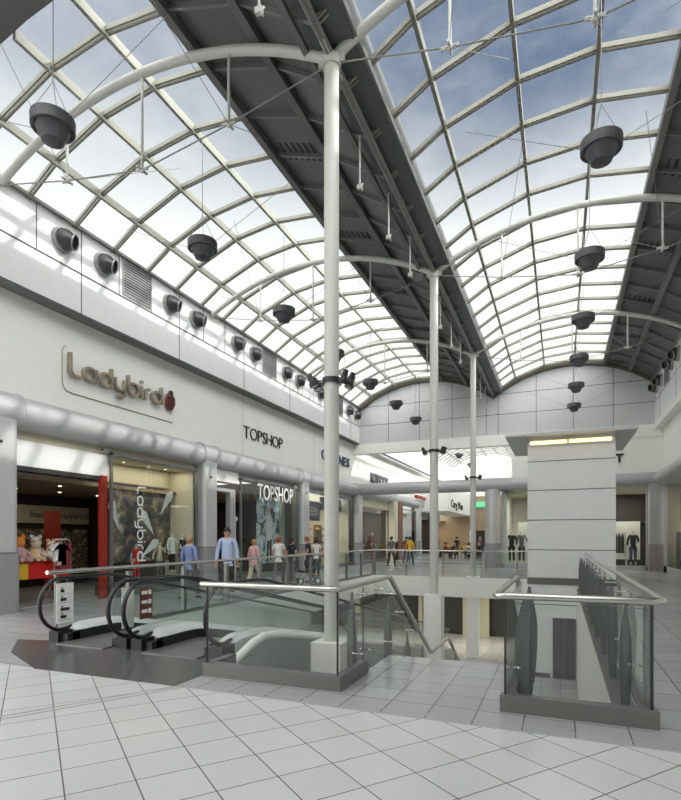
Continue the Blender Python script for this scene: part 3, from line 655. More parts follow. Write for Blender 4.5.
# Bay 3 : shoe shop
t = shop(23.3, 29.9, 'cream', 'white', 5.0, 3.5, 120, (1, .92, .75))
struct('head_soffit', MB().box(XW-.5, XW-.02, 23.3, 29.9, 3.95, 4.3), 'silverp', t)
shop_window(23.4, 29.8, .2, 3.95, 'wide glazed front of the shoe shop behind the near column', None, (25.0, 27.3, 28.3))
sg = thing('hanging_sign', (-12.1, 24.2, 2.6), 'navy hanging GREEN sign inside the shoe shop window', 'sign')
MB().box(-12.15, -12.1, 23.9, 26.4, 2.55, 3.55).build('board', 'navy', sg); lettering('GREEN', (-12.09, 24.05, 2.85), TWALL, .42, 2.1, 'paper', sg, 'letter', .004)
one('navy_band', MB().box(-12.3, -12.2, 26.8, 29.7, 3.2, 3.9), 'navy', 'navy header band inside the shoe shop, right of the near column', 'panel')
for j, y in enumerate((26.9, 28.8)):
    sh = thing('shoe_shelf', (-13.2, y, 0), f'shoe display shelf unit, {["left","right"][j]} one in the shoe shop', 'shelf')
    b = MB().box(-13.4, -13.3, y-.5, y+.5, .012, 2.4); 
    for z in (.5, .9, 1.3, 1.7, 2.1): b.box(-13.4, -13.0, y-.5, y+.5, z, z+.03)
    b.build('shelving', 'brown', sh)
    for z in (.53, .93, 1.33, 1.73, 2.13):
        for q in range(3):
            yy = y-.35+q*.33; b = MB()
            b.box(-13.25, -13.05, yy-.03, yy+.03, z, z+.05).box(-13.25, -13.17, yy-.035, yy+.035, z, z+.11)
            tag(b.build('shoe', ['clothd', 'clothr', 'brown', 'clothy'][(q+j+int(z*3)) % 4]), f'shoe on the {["left","right"][j]} shoe shop shelf, {["lowest","second","third","fourth","top"][int((z-.5)/.4+.01)]} tier, {["left","middle","right"][q]}', 'shoe', 'shoes on the shoe shop shelves')
# further shops on the left
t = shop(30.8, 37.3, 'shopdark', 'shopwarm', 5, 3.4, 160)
struct('head_soffit', MB().box(XW-.5, XW-.02, 30.8, 37.3, 3.6, 4.3), 'cream', t)
shop_window(30.9, 36.7, .2, 3.6, 'dark display window with mannequins beyond the corner pillar', None, (33.8,))
bc = MB().box(XW-.2, XL+.1, 38.3, 39.4, 0, 4.3)
one('pale_post', MB().box(XW-.2, XL+.05, 37.3, 38.25, 0, 4.3), 'cream', 'pale cream post against the left side of the brown column', 'post')
one('brown_column', bc, 'brown', 'brown timber clad column with pale edge beyond the gable', 'column')
t = shop(39.6, 44.6, 'gable', 'white', 4, 3.6, 70, (1, .95, .85)); shop_window(39.7, 44.5, .2, 3.9, 'pale shopfront window right of the brown column', None, (42.2,))
t = shop(45.6, 52.2, 'shopdark', 'cream', 4, 3.4, 80); t = shop(53.2, 61.5, 'cream', 'white', 4, 3.4, 120)
# far end of the mall
fe = thing('wall_far', (-7, 61, 0), 'far end wall of the mall beyond the cafe', None, kind='structure')
struct('tan_wall', MB().box(-18, -3.0, 60.8, 61, 2.4, 6.2), 'tan', fe); struct('white_wall', MB().box(-18, -2.4, 60.7, 61, 6.2, 9.4), 'white', fe)
struct('lower_wall', MB().box(-18, -9.4, 60.8, 61, 0, 2.4).box(-6.2, -5.0, 60.8, 61, 0, 2.4).box(-4.2, -3, 60.8, 61, 0, 2.4), 'tan', fe)
struct('dark_opening', MB().box(-9.4, -3, 61.3, 61.4, 0, 2.5), 'shopdark', fe)
n = 12; b = MB(); b.prism([(XL, 60.8, 9.3), (XC, 60.8, 9.3)]+[(x, 60.8, arcz(x, XL, XC)) for x in [XC-(XC-XL)*i/n for i in range(n+1)]], (0, .2, 0)); struct('gable_panel', b, 'gable', fe)
ex = thing('exit_sign', (-8.2, 60.7, 5.2), 'green lit EXIT sign on the tan far wall', 'sign'); MB().box(-8.8, -7.5, 60.6, 60.75, 4.95, 5.6).build('panel', 'green', ex)
lettering('EXIT', (-8.6, 60.58, 5.08), TEND, .38, .95, 'paper', ex, 'letter', .01)
b = MB().box(-3.0, -2.8, YE+.3, 61, 0, 4.35).box(-2.42, -2.25, YE+.2, 61, 4.3, 9.9).box(-3.45, -2.3, YE+.3, 61, 9.45, 9.9).box(-3.0, -2.3, YE+.3, 61, 4.3, 4.4); struct('wall_beyond', b, 'white')
# end wall : big silver pillar, shopfronts
def epillar(x0, x1, label, base=1.33):
    t = thing('end_pillar', ((x0+x1)/2, YE, 0), label, 'pillar')
    n_ = 20; cx, rx = (x0+x1)/2, (x1-x0)/2
    MB().lathe([(rx, base), (rx, 4.3)], Matrix.Translation((cx, YE+.1, 0)) @ Matrix.Diagonal((1, .8, 1, 1)), 28).build('cladding', 'silver', t)
    MB().lathe([(rx+.02, 0), (rx+.02, base)], Matrix.Translation((cx, YE+.1, 0)) @ Matrix.Diagonal((1, .8, 1, 1)), 28).build('granite_base', 'granite', t)
epillar(-3.85, -3.03, 'round silver pillar with granite base under the gable wall')
t = thing('end_pillar', (4.15, YE-.6, 0), 'square grey pillar with granite base in the right corner', 'pillar')
MB().box(4.02, 4.7, YE-.5, YE+.2, 1.33, 4.3).build('cladding', 'silverp', t); MB().box(4.0, 4.72, YE-.52, YE+.2, 0, 1.33).build('granite_base', mat('pink_granite', (.31, .28, .27), .4, var=.3, scale=60), t)
es = thing('wall_end_shop', (0, YE, 0), 'interior of the clothes shop in the end wall', None, kind='structure')
struct('back_wall', MB().box(-2.8, 5, 34.2, 34.4, 0, 4.3).box(-2.8, -2.7, YE+.3, 34.2, 0, 4.3).box(4.7, 4.9, YE+.3, 34.2, 0, 4.3), 'white', es)
struct('shop_ceiling', MB().box(-2.8, 5, YE+.3, 34.4, 4.0, 4.3), 'cream', es)
struct('brown_wall', MB().box(-1.6, .5, 33.0, 33.1, 2.5, 4.0), 'brown', es); struct('dark_upper_wall', MB().box(1.2, 5, 32.9, 33.0, 2.5, 4.0), 'shopdark', es)
struct('dark_wall', MB().box(2.0, 5, 33.3, 33.4, 0, 2.5), 'shopdark', es)
struct('display_screen', MB().box(-2.2, 3.85, 31.7, 31.78, .5, 2.5), 'white', es)
for x in (-1, 2.8):
    ld = bpy.data.lights.new('shop_light', 'AREA'); ld.energy = 60; ld.size = 1.4; ld.color = (1, .9, .72)
    lo = bpy.data.objects.new('shop_light', ld); col.objects.link(lo); lo.location = (x, 31.2, 3.9)
def ewin(x0, x1, label):
    t = thing('shop_window', (x0, YE+.15, 0), label, 'shop window')
    MB().box(x0, x0+.06, YE+.1, YE+.2, 0, 4.2).box(x1-.06, x1, YE+.1, YE+.2, 0, 4.2).box(x0, x1, YE+.1, YE+.2, .0, .25).build('frame', 'silverp', t)
    MB().box(x0+.06, x1-.06, YE+.145, YE+.157, .25, 4.2).build('pane', 'sglass', t)
ewin(-2.95, -.9, 'clothes shop window between the round pillar and the white tower'); ewin(1.5, 4.0, 'clothes shop window right of the white tower')
lt = thing('wall_letter', (2.7, YE, 5), 'single black letter T on the cream wall right of the tower', 'sign'); lettering('T', (2.56, YE-.03, 5.45), TEND, .42, .38, 'lblack', lt, 'letter', .02, fat=.02)
for i, z in enumerate((1.35, 1.75, 2.15)):
    one('framed_picture', MB().box(-1.35, -1.0, 31.62, 31.7, z, z+.3), 'shopdark', f'small dark framed picture on the shop screen left of the tower, {["lowest","middle","top"][i]} of three', 'picture', 'pictures in the end shop')
# right wall shop
rs = thing('wall_right_shop', (XR, 26, 0), 'interior of the shop in the right wall', None, kind='structure')
struct('back_wall', MB().box(8.5, 8.6, 20, YE, 0, 4.3).box(XR+.4, 8.5, 29.4, 29.5, 0, 4.3).box(XR+.4, 8.5, 22.9, 23.0, 0, 4.3), 'cream', rs)
struct('shop_ceiling', MB().box(XR+.4, 8.6, 23, YE, 4.2, 4.3), 'white', rs)
ld = bpy.data.lights.new('shop_light', 'AREA'); ld.energy = 60; ld.size = 1.5; ld.color = (1, .9, .7)
lo = bpy.data.objects.new('shop_light', ld); col.objects.link(lo); lo.location = (6.3, 26.5, 4.1)
t = thing('shop_window', (XR+.35, 23, 0), 'display window in the right hand wall', 'shop window')
MB().box(XR+.3, XR+.4, 23, 23.1, 0, 4.2).box(XR+.3, XR+.4, 28.9, 29.6, 0, 4.2).box(XR+.3, XR+.4, 23, 29.6, 0, .3).build('frame', 'silverp', t)
MB().box(XR+.345, XR+.357, 23.1, 28.9, .3, 4.2).build('pane', 'sglass', t)
one('display_block', MB().box(4.9, 5.6, 27.0, 28.4, .0, 1.9), 'clothd', 'dark display block behind the right wall window', 'display')
# ------------------------------------------------------------------ lift tower
t = thing('lift_tower', (.33, 20.5, ZL), 'square white panelled lift tower standing beyond the glass void', 'lift tower')
b = MB().box(-1.1, 1.76, 20.5, 24, ZL, 5.15)
b.build('shaft', 'panel', t)
b = MB()
for z in (1.21, 2.28, 3.35, 4.39, -.75): MB().box(-1.1, .52 if z < 0 else 1.76, 20.492, 20.5, z, z+.022).build('panel_joint', 'seam', t)
MB().box(-1.11, 1.77, 20.47, 20.5, -.02, .22).build('skirting', 'kerb', t)
MB().box(-1.11, -.33, 20.47, 20.5, ZL, ZL+.15).build('skirting', 'kerb', t)
MB().box(-.32, .52, 20.46, 20.5, ZL, -1.12).build('door_frame', 'panel', t)
d = MB().box(-.25, .12, 20.43, 20.465, ZL, -1.2).build('door', 'liftd', t); MB().box(.13, .50, 20.43, 20.465, ZL, -1.2).build('door', 'liftd', t)
b = MB().prism([(-1.85, 20.1, 5.28), (2.4, 20.1, 5.28), (2.4, 25, 5.28), (-1.85, 25, 5.28)], (0, 0, .1)); b.build('canopy', 'gable', t)
MB().box(-1.0, .2, 20.36, 20.44, 5.0, 5.1).build('light_tube', 'tube', t); MB().box(.3, 1.62, 20.36, 20.44, 5.0, 5.1).build('light_tube', 'tube', t)
b = MB().box(-1.05, 1.7, 20.42, 20.5, 4.97, 5.15).box(-1.1, 1.76, 20.5, 24, 5.1, 5.28); b.build('light_ledge', 'gable', t)
# ------------------------------------------------------------------ glass balustrades round the void
def rail(b, pts, r=.032, mi=0):
    pts = [Vector(p) for p in pts]; out = [pts[0]]
    for i in range(1, len(pts)-1):
        a, c, d = pts[i-1], pts[i], pts[i+1]; rr = min(.09, (a-c).length/3, (d-c).length/3)
        p = c+(a-c).normalized()*rr; q = c+(d-c).normalized()*rr
        for k in range(5): u = k/4; out.append(p*(1-u)**2+c*2*u*(1-u)+q*u*u)
    out.append(pts[-1]); b.tube(out, r, 12, mi); return b
def fin_mesh(x, y, sgn=1, zb=-.30, zt=1.0, w=.15, cx=.12):
    # lens shaped blade standing in the XZ plane just inside the glass, with a narrow web plate
    b = MB(); n_ = 10; L_ = []; R_ = []
    for i in range(n_+1):
        u = i/n_; z = zb+(zt-zb)*u; ww = w/2*(.62+.38*math.sin(math.pi*u*.9)) if u < .55 else w/2*max(.16, math.cos((u-.55)/.45*math.pi/2))
        L_.append((x-sgn*cx+ww, y-.01, z)); R_.append((x-sgn*cx-ww, y-.01, z))
    b.prism(L_+R_[::-1], (0, .02, 0))
    b.box(x-sgn*cx-w*.22, x-sgn*cx+w*.22, y-.04, y+.04, zb, zt-.22)
    return b
def spider(t, x, y, z, sgn=1):
    b = MB().tube([(x-sgn*.09, y, z), (x+.04, y, z)], .008, 8); b.ball((x+.035, y, z), .018, 8); b.ball((x-sgn*.08, y, z), .02, 8)
    b.tube([(x-sgn*.03, y-.05, z), (x-sgn*.03, y+.05, z)], .010, 8); b.build('glass_fitting', 'stain', t)
# left enclosure
t = thing('glass_balustrade', (-3.1, 5.35, 0), 'frameless glass corner balustrade on a grey kerb beside the moving walkways, left of the stairs', 'balustrade')
MB().box(-4.0, -2.20, 5.33, 5.45, 0, .16).box(-2.30, -2.20, 5.45, 6.25, 0, .16).box(-4.0, -3.9, 5.45, 5.9, 0, .16).build('kerb', 'kerb', t)
MB().box(-3.97, -2.27, 5.385, 5.397, .14, 1.06).build('glass_panel', 'lglass', t)
MB().box(-2.262, -2.25, 5.40, 6.2, .14, 1.06).build('glass_panel', 'lglass', t)
MB().box(-2.262, -2.25, 6.215, 7.15, .05, 1.06).build('glass_panel', 'lglass', t)
MB().tube([(-2.256, 5.39, .14), (-2.256, 5.39, 1.08)], .011, 6).build('glass_edge', 'blackm', t); MB().tube([(-3.975, 5.39, .14), (-3.975, 5.39, 1.08)], .013, 6).build('glass_edge', 'blackm', t); MB().tube([(-2.256, 6.207, .06), (-2.256, 6.207, 1.06)], .008, 6).build('glass_edge', 'blackm', t)
def zst(y): return 1.12 if y < 7.2 else (1.12-.614*(y-7.2) if y < 9.79 else -.47)
b = rail(MB(), [(-4.02, 5.33, 1.11), (-2.22, 5.33, 1.11), (-2.22, 7.2, 1.12), (-2.22, 9.79, -.47), (-2.22, 11.45, -.47), (-2.22, 14.3, -2.25)], .034); b.build('handrail', 'stain', t)
for y in (6.08, 6.34): spider(t, -2.25, y, .26)
for y in (6.2, 6.9): spider(t, -2.25, y, .98)
for x in (-3.8, -2.5): MB().tube([(x, 5.39, 1.03), (x, 5.33, 1.1)], .012, 6).build('rail_bracket', 'stain', t)
for y in (7.35, 7.9, 8.5, 9.1): spider(t, -2.25, y, zst(y)-.16)
for y in (7.35, 7.7): spider(t, -2.25, y, zst(y)-.85)
for a, c in ((7.18, 7.95), (7.97, 8.75), (8.77, 9.6)):
    z0, z1 = zst(a), zst(c)
    MB().prism([(-2.262, a, z0-1.05), (-2.262, c, z1-1.05), (-2.262, c, z1-.08), (-2.262, a, z0-.08)], (.012, 0, 0)).build('glass_panel', 'lglass', t)
for y in (6.12, 7.6, 8.7): fin_mesh(-2.28, y, 1, zst(y)-1.4, zst(y)-.12, .13, .09).build('fin', 'fin', t)
MB().prism([(-2.33, 7.3, -.35), (-2.33, 9.79, -1.95), (-2.33, 9.79, -1.55), (-2.33, 7.3, .02)], (.12, 0, 0)).build('stringer', 'kerb', t)
# right enclosure
t = thing('glass_balustrade', (.12, 5.35, 0), 'frameless glass balustrade with boat shaped steel fins on a grey kerb, right of the stairs', 'balustrade')
MB().box(-.54, .80, 5.33, 5.45, 0, .16).box(.70, .80, 5.45, 20.4, 0, .03).box(-.54, -.44, 5.45, 7.3, 0, .03).build('kerb', 'kerb', t)
MB().box(-.50, .73, 5.385, 5.397, .14, 1.06).build('glass_panel', 'lglass', t)
ys = [5.40]+[6.3+1.5*i for i in range(10)]+[20.4]
for a, c in zip(ys[:-1], ys[1:]): MB().box(.738, .75, a+.006, c-.006, .03, 1.04).build('glass_panel', 'lglass', t)
MB().box(-.50, -.488, 5.40, 6.5, .03, 1.06).build('glass_panel', 'lglass', t); MB().box(-.50, -.488, 6.515, 7.75, .03, 1.06).build('glass_panel', 'lglass', t)
MB().tube([(-.495, 5.39, .14), (-.495, 5.39, 1.08)], .011, 6).build('glass_edge', 'blackm', t); MB().tube([(.744, 5.39, .14), (.744, 5.39, 1.08)], .016, 6).build('glass_edge', 'blackm', t)
b = rail(MB(), [(.80, 20.4, 1.10), (.83, 5.30, 1.12), (-.58, 5.30, 1.12), (-.56, 7.85, 1.12), (-.56, 9.9, -.2)], .034); b.build('handrail', 'stain', t)
for i in range(10):
    y = 6.3+1.5*i; spider(t, .74, y+.03, .97, 1)
    if i < 3: spider(t, .74, y, .35, 1)
for y in (6.2, 6.45): spider(t, -.49, y, 1.0, -1)
for y in (6.0, 6.45): spider(t, -.49, y, .28, -1)
for i in range(10): fin_mesh(.73, 6.3+1.5*i, 1, -.15, 1.0, .12, .10).build('fin', 'fin', t)
fin_mesh(-.47, 6.4, -1, -.2, 1.04, .22, .10).build('fin', 'fin', t); fin_mesh(-.47, 7.3, -1, -.2, 1.04, .20, .10).build('fin', 'fin', t)
# far balustrade
t = thing('glass_balustrade', (-4.3, 22.55, 0), 'long glass balustrade with thin posts along the far edge of the void', 'balustrade')
for x in (-7.6, -6.2, -4.6, -3.0, -1.6, -1.15): MB().box(x-.02, x+.02, 22.53, 22.57, 0, 1.08).build('post', 'kerb', t)
xs = [-7.6, -6.2, -4.6, -3.0, -1.6, -1.15]
for a, c in zip(xs[:-1], xs[1:]): MB().box(a+.03, c-.03, 22.545, 22.555, .08, 1.0).build('glass_panel', 'lglass', t)
MB().tube([(-7.66, 22.5, 1.1), (-1.1, 22.5, 1.1)], .03, 10).build('handrail', 'stain', t)
# long left balustrade
t = thing('glass_balustrade', (-7.7, 14, 0), 'long glass balustrade with handrail along the left walkway behind the moving walkways', 'balustrade')
ys = [6.35+1.62*i for i in range(11)]
for i, y in enumerate(ys):
    b = MB().box(-7.74, -7.66, y-.05, y+.05, 0, 1.02) if i > 0 else MB().box(-7.72, -7.68, y-.02, y+.02, 0, 1.06)
    b.build('post', 'kerb', t)
for a, c in zip(ys[:-1], ys[1:]): MB().box(-7.706, -7.694, a+.06, c-.06, .08, 1.03).build('glass_panel', 'lglass', t)
MB().tube([(-7.72, 6.2, 1.1), (-7.72, 22.55, 1.1)], .034, 12).build('handrail', 'stain', t)
MB().box(-7.74, -7.66, 7.3, 22.5, 0, .08).build('kerb', 'kerb', t)
# ------------------------------------------------------------------ moving walkways
TAN = .2126; YS = 7.35; YEND = 22.9
def zr(y): return 0.0 if y < YS-.3 else (-TAN*(y-YS) if y > YS+.3 else -TAN*((y-(YS-.3))**2)/(1.2))
def make_travelator(x0, x1, label, boards):
    t = thing('moving_walkway', ((x0+x1)/2, 6.3, 0), label, 'moving walkway', 'moving walkways going down')
    yy = [6.25, 6.6, 7.0]+[7.05+.1*i for i in range(7)]+[8.5, 12, 16, 20, YEND]
    def ribbon(prof_x0, prof_x1, dz0, dz1, ys): # box following slope
        b = MB(); vs = []
        for y in ys:
            z = zr(y); vs += [(prof_x0, y, z+dz0), (prof_x1, y, z+dz0), (prof_x1, y, z+dz1), (prof_x0, y, z+dz1)]
        n_ = len(ys); fs = []
        for i in range(n_-1):
            for k in range(4): fs.append((i*4+k, i*4+(k+1) % 4, i*4+4+(k+1) % 4, i*4+4+k))
        fs += [(3, 2, 1, 0), tuple(4*(n_-1)+k for k in range(4))]
        return b.add(vs, fs)
    ribbon(x0+.30, x1-.30, -.15, .02, [6.0]+yy).build('pallet_belt', 'belt', t)
    ribbon(x0-.02, x1+.02, -.75, -.02, [y for y in yy if y >= 7.35]).build('truss_cladding', 'clad', t)
    for sx, xg in ((1, x0+.07), (-1, x1-.07)):
        # deck with rounded aluminium top and black skirt
        vs = []; ys = [6.42, 6.5, 6.62]+yy[2:]
        inn = xg+sx*.23; out = xg-sx*.09
        b = MB(); pr = lambda g: [(out, 0), (out, .20*g), (xg, .27*g), (xg+sx*.13, .26*g), (inn, .17*g)]
        path = []
        k_ = 5; vsn = []
        for i, y in enumerate(ys):
            g = (.7, .9, 1.0)[i] if i < 3 else 1.0
            for (a, z) in pr(g): vsn.append((a, y, zr(y)+z))
        n_ = len(ys); fs = []
        for i in range(n_-1):
            for k in range(4): fs.append((i*5+k, i*5+k+1, i*5+6+k, i*5+5+k))
        fs += [(0, 1, 2, 3, 4), tuple(5*(n_-1)+k for k in range(5))]
        b.add(vsn, fs, 0, True).build('deck', 'deck', t)
        ribbon(min(inn-sx*.03, inn+sx*.01), max(inn-sx*.03, inn+sx*.01), .0, .165, [6.3]+ys).build('skirt_panel', 'black', t)
        MB().box(xg-.10, xg+.10, 6.14, 6.44, .006, .17).box(min(xg, xg+sx*.24), max(xg, xg+sx*.24), 6.2, 6.44, .006, .13).build('newel_base', 'black', t)
        # glass
        g_ = [6.30, 6.95, 8.2, 9.7, 11.2, 12.7, 14.2, 16, 18, 20, 22.6]
        for a, c in zip(g_[:-1], g_[1:]):
            ysg = [a+.006+(c-a-.012)*i/4 for i in range(5)]; z_ = lambda y: zr(y)
            if a == 6.30:
                arcp = [(xg, 6.30-.33*math.sin(R(q)), .60+.36*math.cos(R(q))) for q in range(0, 181, 20)]
                pts = [(xg, c-.006, .22)]+[(xg, c-.006, .97+zr(c))]+arcp+[]
                MB().prism(pts, (.01, 0, 0)).build('glass_panel', 'lglass', t)
            else: ribbon(xg-.005, xg+.005, .2, .97, ysg).build('glass_panel', 'lglass', t)
        # handrail
        pts = []
        for q in range(200, -1, -12): pts.append((xg, 6.30-.41*math.sin(R(q)), .60+.42*math.cos(R(q))))
        for y in [6.6, 6.95]+[7.05+.1*i for i in range(7)]+[9, 12, 16, 20, 22.7]: pts.append((xg, y, 1.02+zr(y)))
        pts = [(xg, 6.62, .20)]+pts
        MB().tube(pts, .036, 12, sq=.8).build('handrail', 'black', t)
    return t
make_travelator(-7.57, -6.02, 'moving walkway with black handrail loops, the farther left one beside the long balustrade', 0)
make_travelator(-5.87, -4.31, 'moving walkway with black handrail loops, the nearer right one behind the glass corner', 1)
# outer cladding of the nearer walkway with its white rounded ledge
b = MB()
cl = thing('walkway_cladding', (-4.05, 8, ZL), 'grey side cladding with white rounded ledge along the nearer moving walkway', 'cladding')
ys = [5.46, 5.9, 6.3, 6.6, 6.9, 7.2, 7.6, 8.0, 9, 11, 14, 18, 22.4]
zt = [-.25, -.08, .05, .15, .20, .17, .10, .02, -.2, -.62, -1.26, -2.11, -3.0]
vs = []
for y, z in zip(ys, zt): vs += [(-4.10, y, z-.02), (-4.05, y, z-.02), (-4.05, y, max(ZL, z-2.6)), (-4.10, y, max(ZL, z-2.6))]
fs = []
for i in range(len(ys)-1):
    for k in range(4): fs.append((i*4+k, i*4+(k+1) % 4, i*4+4+(k+1) % 4, i*4+4+k))
MB().add(vs, fs).build('side_panel', 'clad', cl)
MB().tube([(-4.09, y, z) for y, z in zip(ys, zt)], .065, 10).build('ledge', 'white', cl)
# notices on the newels
nb = thing('notice_board', (-7.50, 6.62, .4), 'white notice board with small black pictograms on the left moving walkway newel', 'notice')
bd = MB().box(-7.49, -7.475, 6.18, 6.50, .28, .93).build('board', 'paper', nb)
b = MB()
for z, w in ((.80, .07), (.66, .11), (.50, .17), (.38, .11)):
    b.box(-7.474, -7.471, 6.25, 6.25+w, z-.02, z+.03); b.ball((-7.473, 6.28, z+.05), .016, 8, sc=(.15, 1, 1)); b.box(-7.474, -7.471, 6.21, 6.47, z-.05, z-.046)
b.build('pictograms', 'lblack', bd)
nb = thing('notice_board', (-6.0, 6.6, .4), 'plain white notice board seen through the middle handrail loops', 'notice'); MB().box(-6.08, -6.07, 6.14, 6.38, .3, .92).build('board', 'paper', nb)
nb = thing('notice_board', (-5.8, 6.6, .5), 'brown notice with three rows of pictograms on the right moving walkway newel', 'notice')
MB().box(-5.79, -5.78, 6.20, 6.46, .45, .92).build('board', 'brownn', nb)
for z in (.84, .70, .56): b = MB().box(-5.779, -5.776, 6.23, 6.35, z-.02, z+.03); b.box(-5.779, -5.776, 6.37, 6.43, z-.03, z+.04); b.build('pictogram', 'paper', nb)
# ------------------------------------------------------------------ stairs
t = thing('staircase', (-1.35, 7.3, 0), 'flight of stairs descending between the two glass balustrades', None, kind='structure')
b = MB(); n_ = 10
for i in range(n_): b.box(-2.2, -.55, 7.3+.249*i, 7.3+.249*(i+1), -1.95, -.155*(i+1))
struct('upper_flight', b, 'tg', t)
struct('landing', MB().box(-2.2, -.55, 9.79, 11.45, -1.9, -1.55), 'tg', t)
b = MB()
for i in range(11): b.box(-2.2, -.55, 11.45+.26*i, 11.45+.26*(i+1), ZL, -1.55-.1636*(i+1))
struct('lower_flight', b, 'tg', t)
b = MB()
rail(b, [(-1.3, 7.9, .55), (-1.3, 9.79, -.55), (-1.3, 11.45, -.55), (-1.3, 14.3, -2.3)], .03)
one('centre_handrail', b, 'stain', 'short steel handrail rising into view at the top of the stairs', 'handrail') if False else None
# ------------------------------------------------------------------ people
def skin_mesh(verts, edges, rads, sub=2, root=0):
    me = bpy.data.meshes.new('sk'); me.from_pydata(verts, edges, []); o = bpy.data.objects.new('sk', me); col.objects.link(o)
    m = o.modifiers.new('Skin', 'SKIN'); m.use_smooth_shade = True
    s = o.modifiers.new('Sub', 'SUBSURF'); s.levels = sub; s.render_levels = sub
    sv = me.skin_vertices[0].data
    for i, r in enumerate(rads): sv[i].radius = r if isinstance(r, tuple) else (r, r); sv[i].use_root = (i == root)
    dg = bpy.context.evaluated_depsgraph_get(); dg.update()
    out = bpy.data.meshes.new_from_object(o.evaluated_get(dg)); bpy.data.objects.remove(o)
    return out
def from_me(me): return [tuple(v.co) for v in me.vertices], [tuple(p.vertices) for p in me.polygons]
def person(name, loc, face, label, cat='person', group=None, h=1.70, pose='stand', top='clothd', bottom='clothg', skin='skin', hair='hairb', arms=('down', 'down'), skirt=False, sleeve='short', longhair=False, sub=1, shoes='clothd', lean=0.0):
    t = thing(name, loc, label, cat, group); t.rotation_euler.z = face
    k = h/1.70; V = lambda x, y, z: (x*k, y*k, z*k)
    sit = pose == 'sit'; walk = pose == 'walk'
    pz = .48 if sit else .93; dz = pz-.93; ly = lean
    # forward is +Y
    sh = lambda s: V(s*.17, .0+ly*.5, 1.40+dz)
    pts = [V(0, 0, pz), V(0, .01+ly*.15, 1.08+dz), V(0, .0+ly*.4, 1.28+dz), V(0, -.01+ly*.5, 1.42+dz), V(0, .0+ly*.6, 1.50+dz), V(0, .02+ly*.75, 1.575+dz), V(0, .015+ly*.8, 1.655+dz)]
    rad = [(.13*k, .10*k), (.115*k, .09*k), (.14*k, .10*k), (.10*k, .075*k), .05*k, .082*k, .07*k]
    ed = [(0, 1), (1, 2), (2, 3), (3, 4), (4, 5), (5, 6)]
    legs = {}
    for s in (-1, 1):
        i = len(pts)
        if sit: q = [V(s*.09, .03, pz-.01), V(s*.11, .43, pz+.02), V(s*.11, .44, .09), V(s*.11, .58, .04)]
        elif walk:
            f = s*.20; q = [V(s*.09, 0, .86), V(s*.09, f*.7+.05, .49), V(s*.09, f*1.25-(.03 if f < 0 else 0), .10 if f > 0 else .13), V(s*.09, f*1.25+.12, .035 if f > 0 else .05)]
        else: q = [V(s*.09, 0, .86), V(s*.095, .02, .48), V(s*.10, -.01, .09), V(s*.115, .13, .035)]
        pts += q; rad += [.088*k, .06*k, .042*k, .032*k]; ed += [(0, i), (i, i+1), (i+1, i+2), (i+2, i+3)]; legs[s] = i
    armi = {}; hands = []
    for s, a in zip((-1, 1), arms):
        i = len(pts); S_ = V(s*.17, .0+ly*.5, 1.39+dz)
        if a == 'down': e = V(s*.235, -.02+ly*.3, 1.13+dz); w = V(s*.25, .05+ly*.2, .89+dz)
        elif a == 'fwd': e = V(s*.23, .05+ly*.4, 1.13+dz); w = V(s*.17, .30+ly*.4, 1.06+dz)
        elif a == 'out': e = V(s*.30, .02, 1.14+dz); w = V(s*.44, .14, 1.0+dz)
        elif a == 'up': e = V(s*.24, .12, 1.18+dz); w = V(s*.14, .24, 1.36+dz)
        elif a == 'table': e = V(s*.25, .08, 1.14+dz); w = V(s*.13, .34, 1.10+dz)
        pts += [S_, e, w]; rad += [.052*k, .038*k, .026*k]; ed += [(3, i), (i, i+1), (i+1, i+2)]; armi[s] = i
        hands.append((s, Vector(e), Vector(w)))
    me = skin_mesh(pts, ed, rad, 2 if sub > 1 else 1); vs, fs = from_me(me)
    b = MB(); b.add(vs, fs, 0, True)
    for s, e, w in hands:       # palm and five fingers
        d = (w-e).normalized(); side = d.cross(Vector((0, 1, .2))).normalized(); nrm = side.cross(d).normalized()
        b.tube([w-d*.02*k, w+d*.03*k, w+d*.085*k], .03, 8, rads=[.024*k, .034*k, .036*k], sq=.45)
        for j, ln in enumerate((.062, .072, .068, .052)):
            p = w+d*.08*k+side*((j-1.5)*.018*k)
            b.tube([p, p+d*ln*.55*k+nrm*.006*k, p+d*ln*k+nrm*.022*k], .008*k, 6, rads=[.0085*k, .008*k, .006*k])
        p = w+d*.03*k-side*.03*k; b.tube([p, p-side*.02*k+d*.03*k, p-side*.022*k+d*.06*k+nrm*.01*k], .009*k, 6, rads=[.011*k, .010*k, .007*k])
    # face: nose, brow, ears, chin
    hc = Vector(pts[5]); 
    b.ball(hc+Vector((0, .085*k, .015*k)), .016*k, 8, sc=(.8, 1, 1.4)); b.ball(hc+Vector((0, .06*k, -.055*k)), .03*k, 8, sc=(1, 1, .7))
    for s in (-1, 1): b.ball(hc+Vector((s*.078*k, .0, .01*k)), .022*k, 8, sc=(.4, .8, 1.3)); b.ball(hc+Vector((s*.03*k, .078*k, .035*k)), .011*k, 8, mi=1)
    b.box(hc.x-.022*k, hc.x+.022*k, hc.y+.080*k, hc.y+.086*k, hc.z-.034*k, hc.z-.028*k, mi=2)
    def put(bb, nm, m, lab=None):
        me = bpy.data.meshes.new(nm); me.from_pydata(bb.v, [], bb.f)
        for q in (m if isinstance(m, (list, tuple)) else [m]): me.materials.append(M[q])
        me.polygons.foreach_set('material_index', bb.mi); me.polygons.foreach_set('use_smooth', bb.sm); me.validate(); me.update()
        o = bpy.data.objects.new(nm, me); col.objects.link(o); o.parent = t
        if lab: o['label'] = lab
        return o
    put(b, 'body', [skin, 'clothd', 'clothr'])
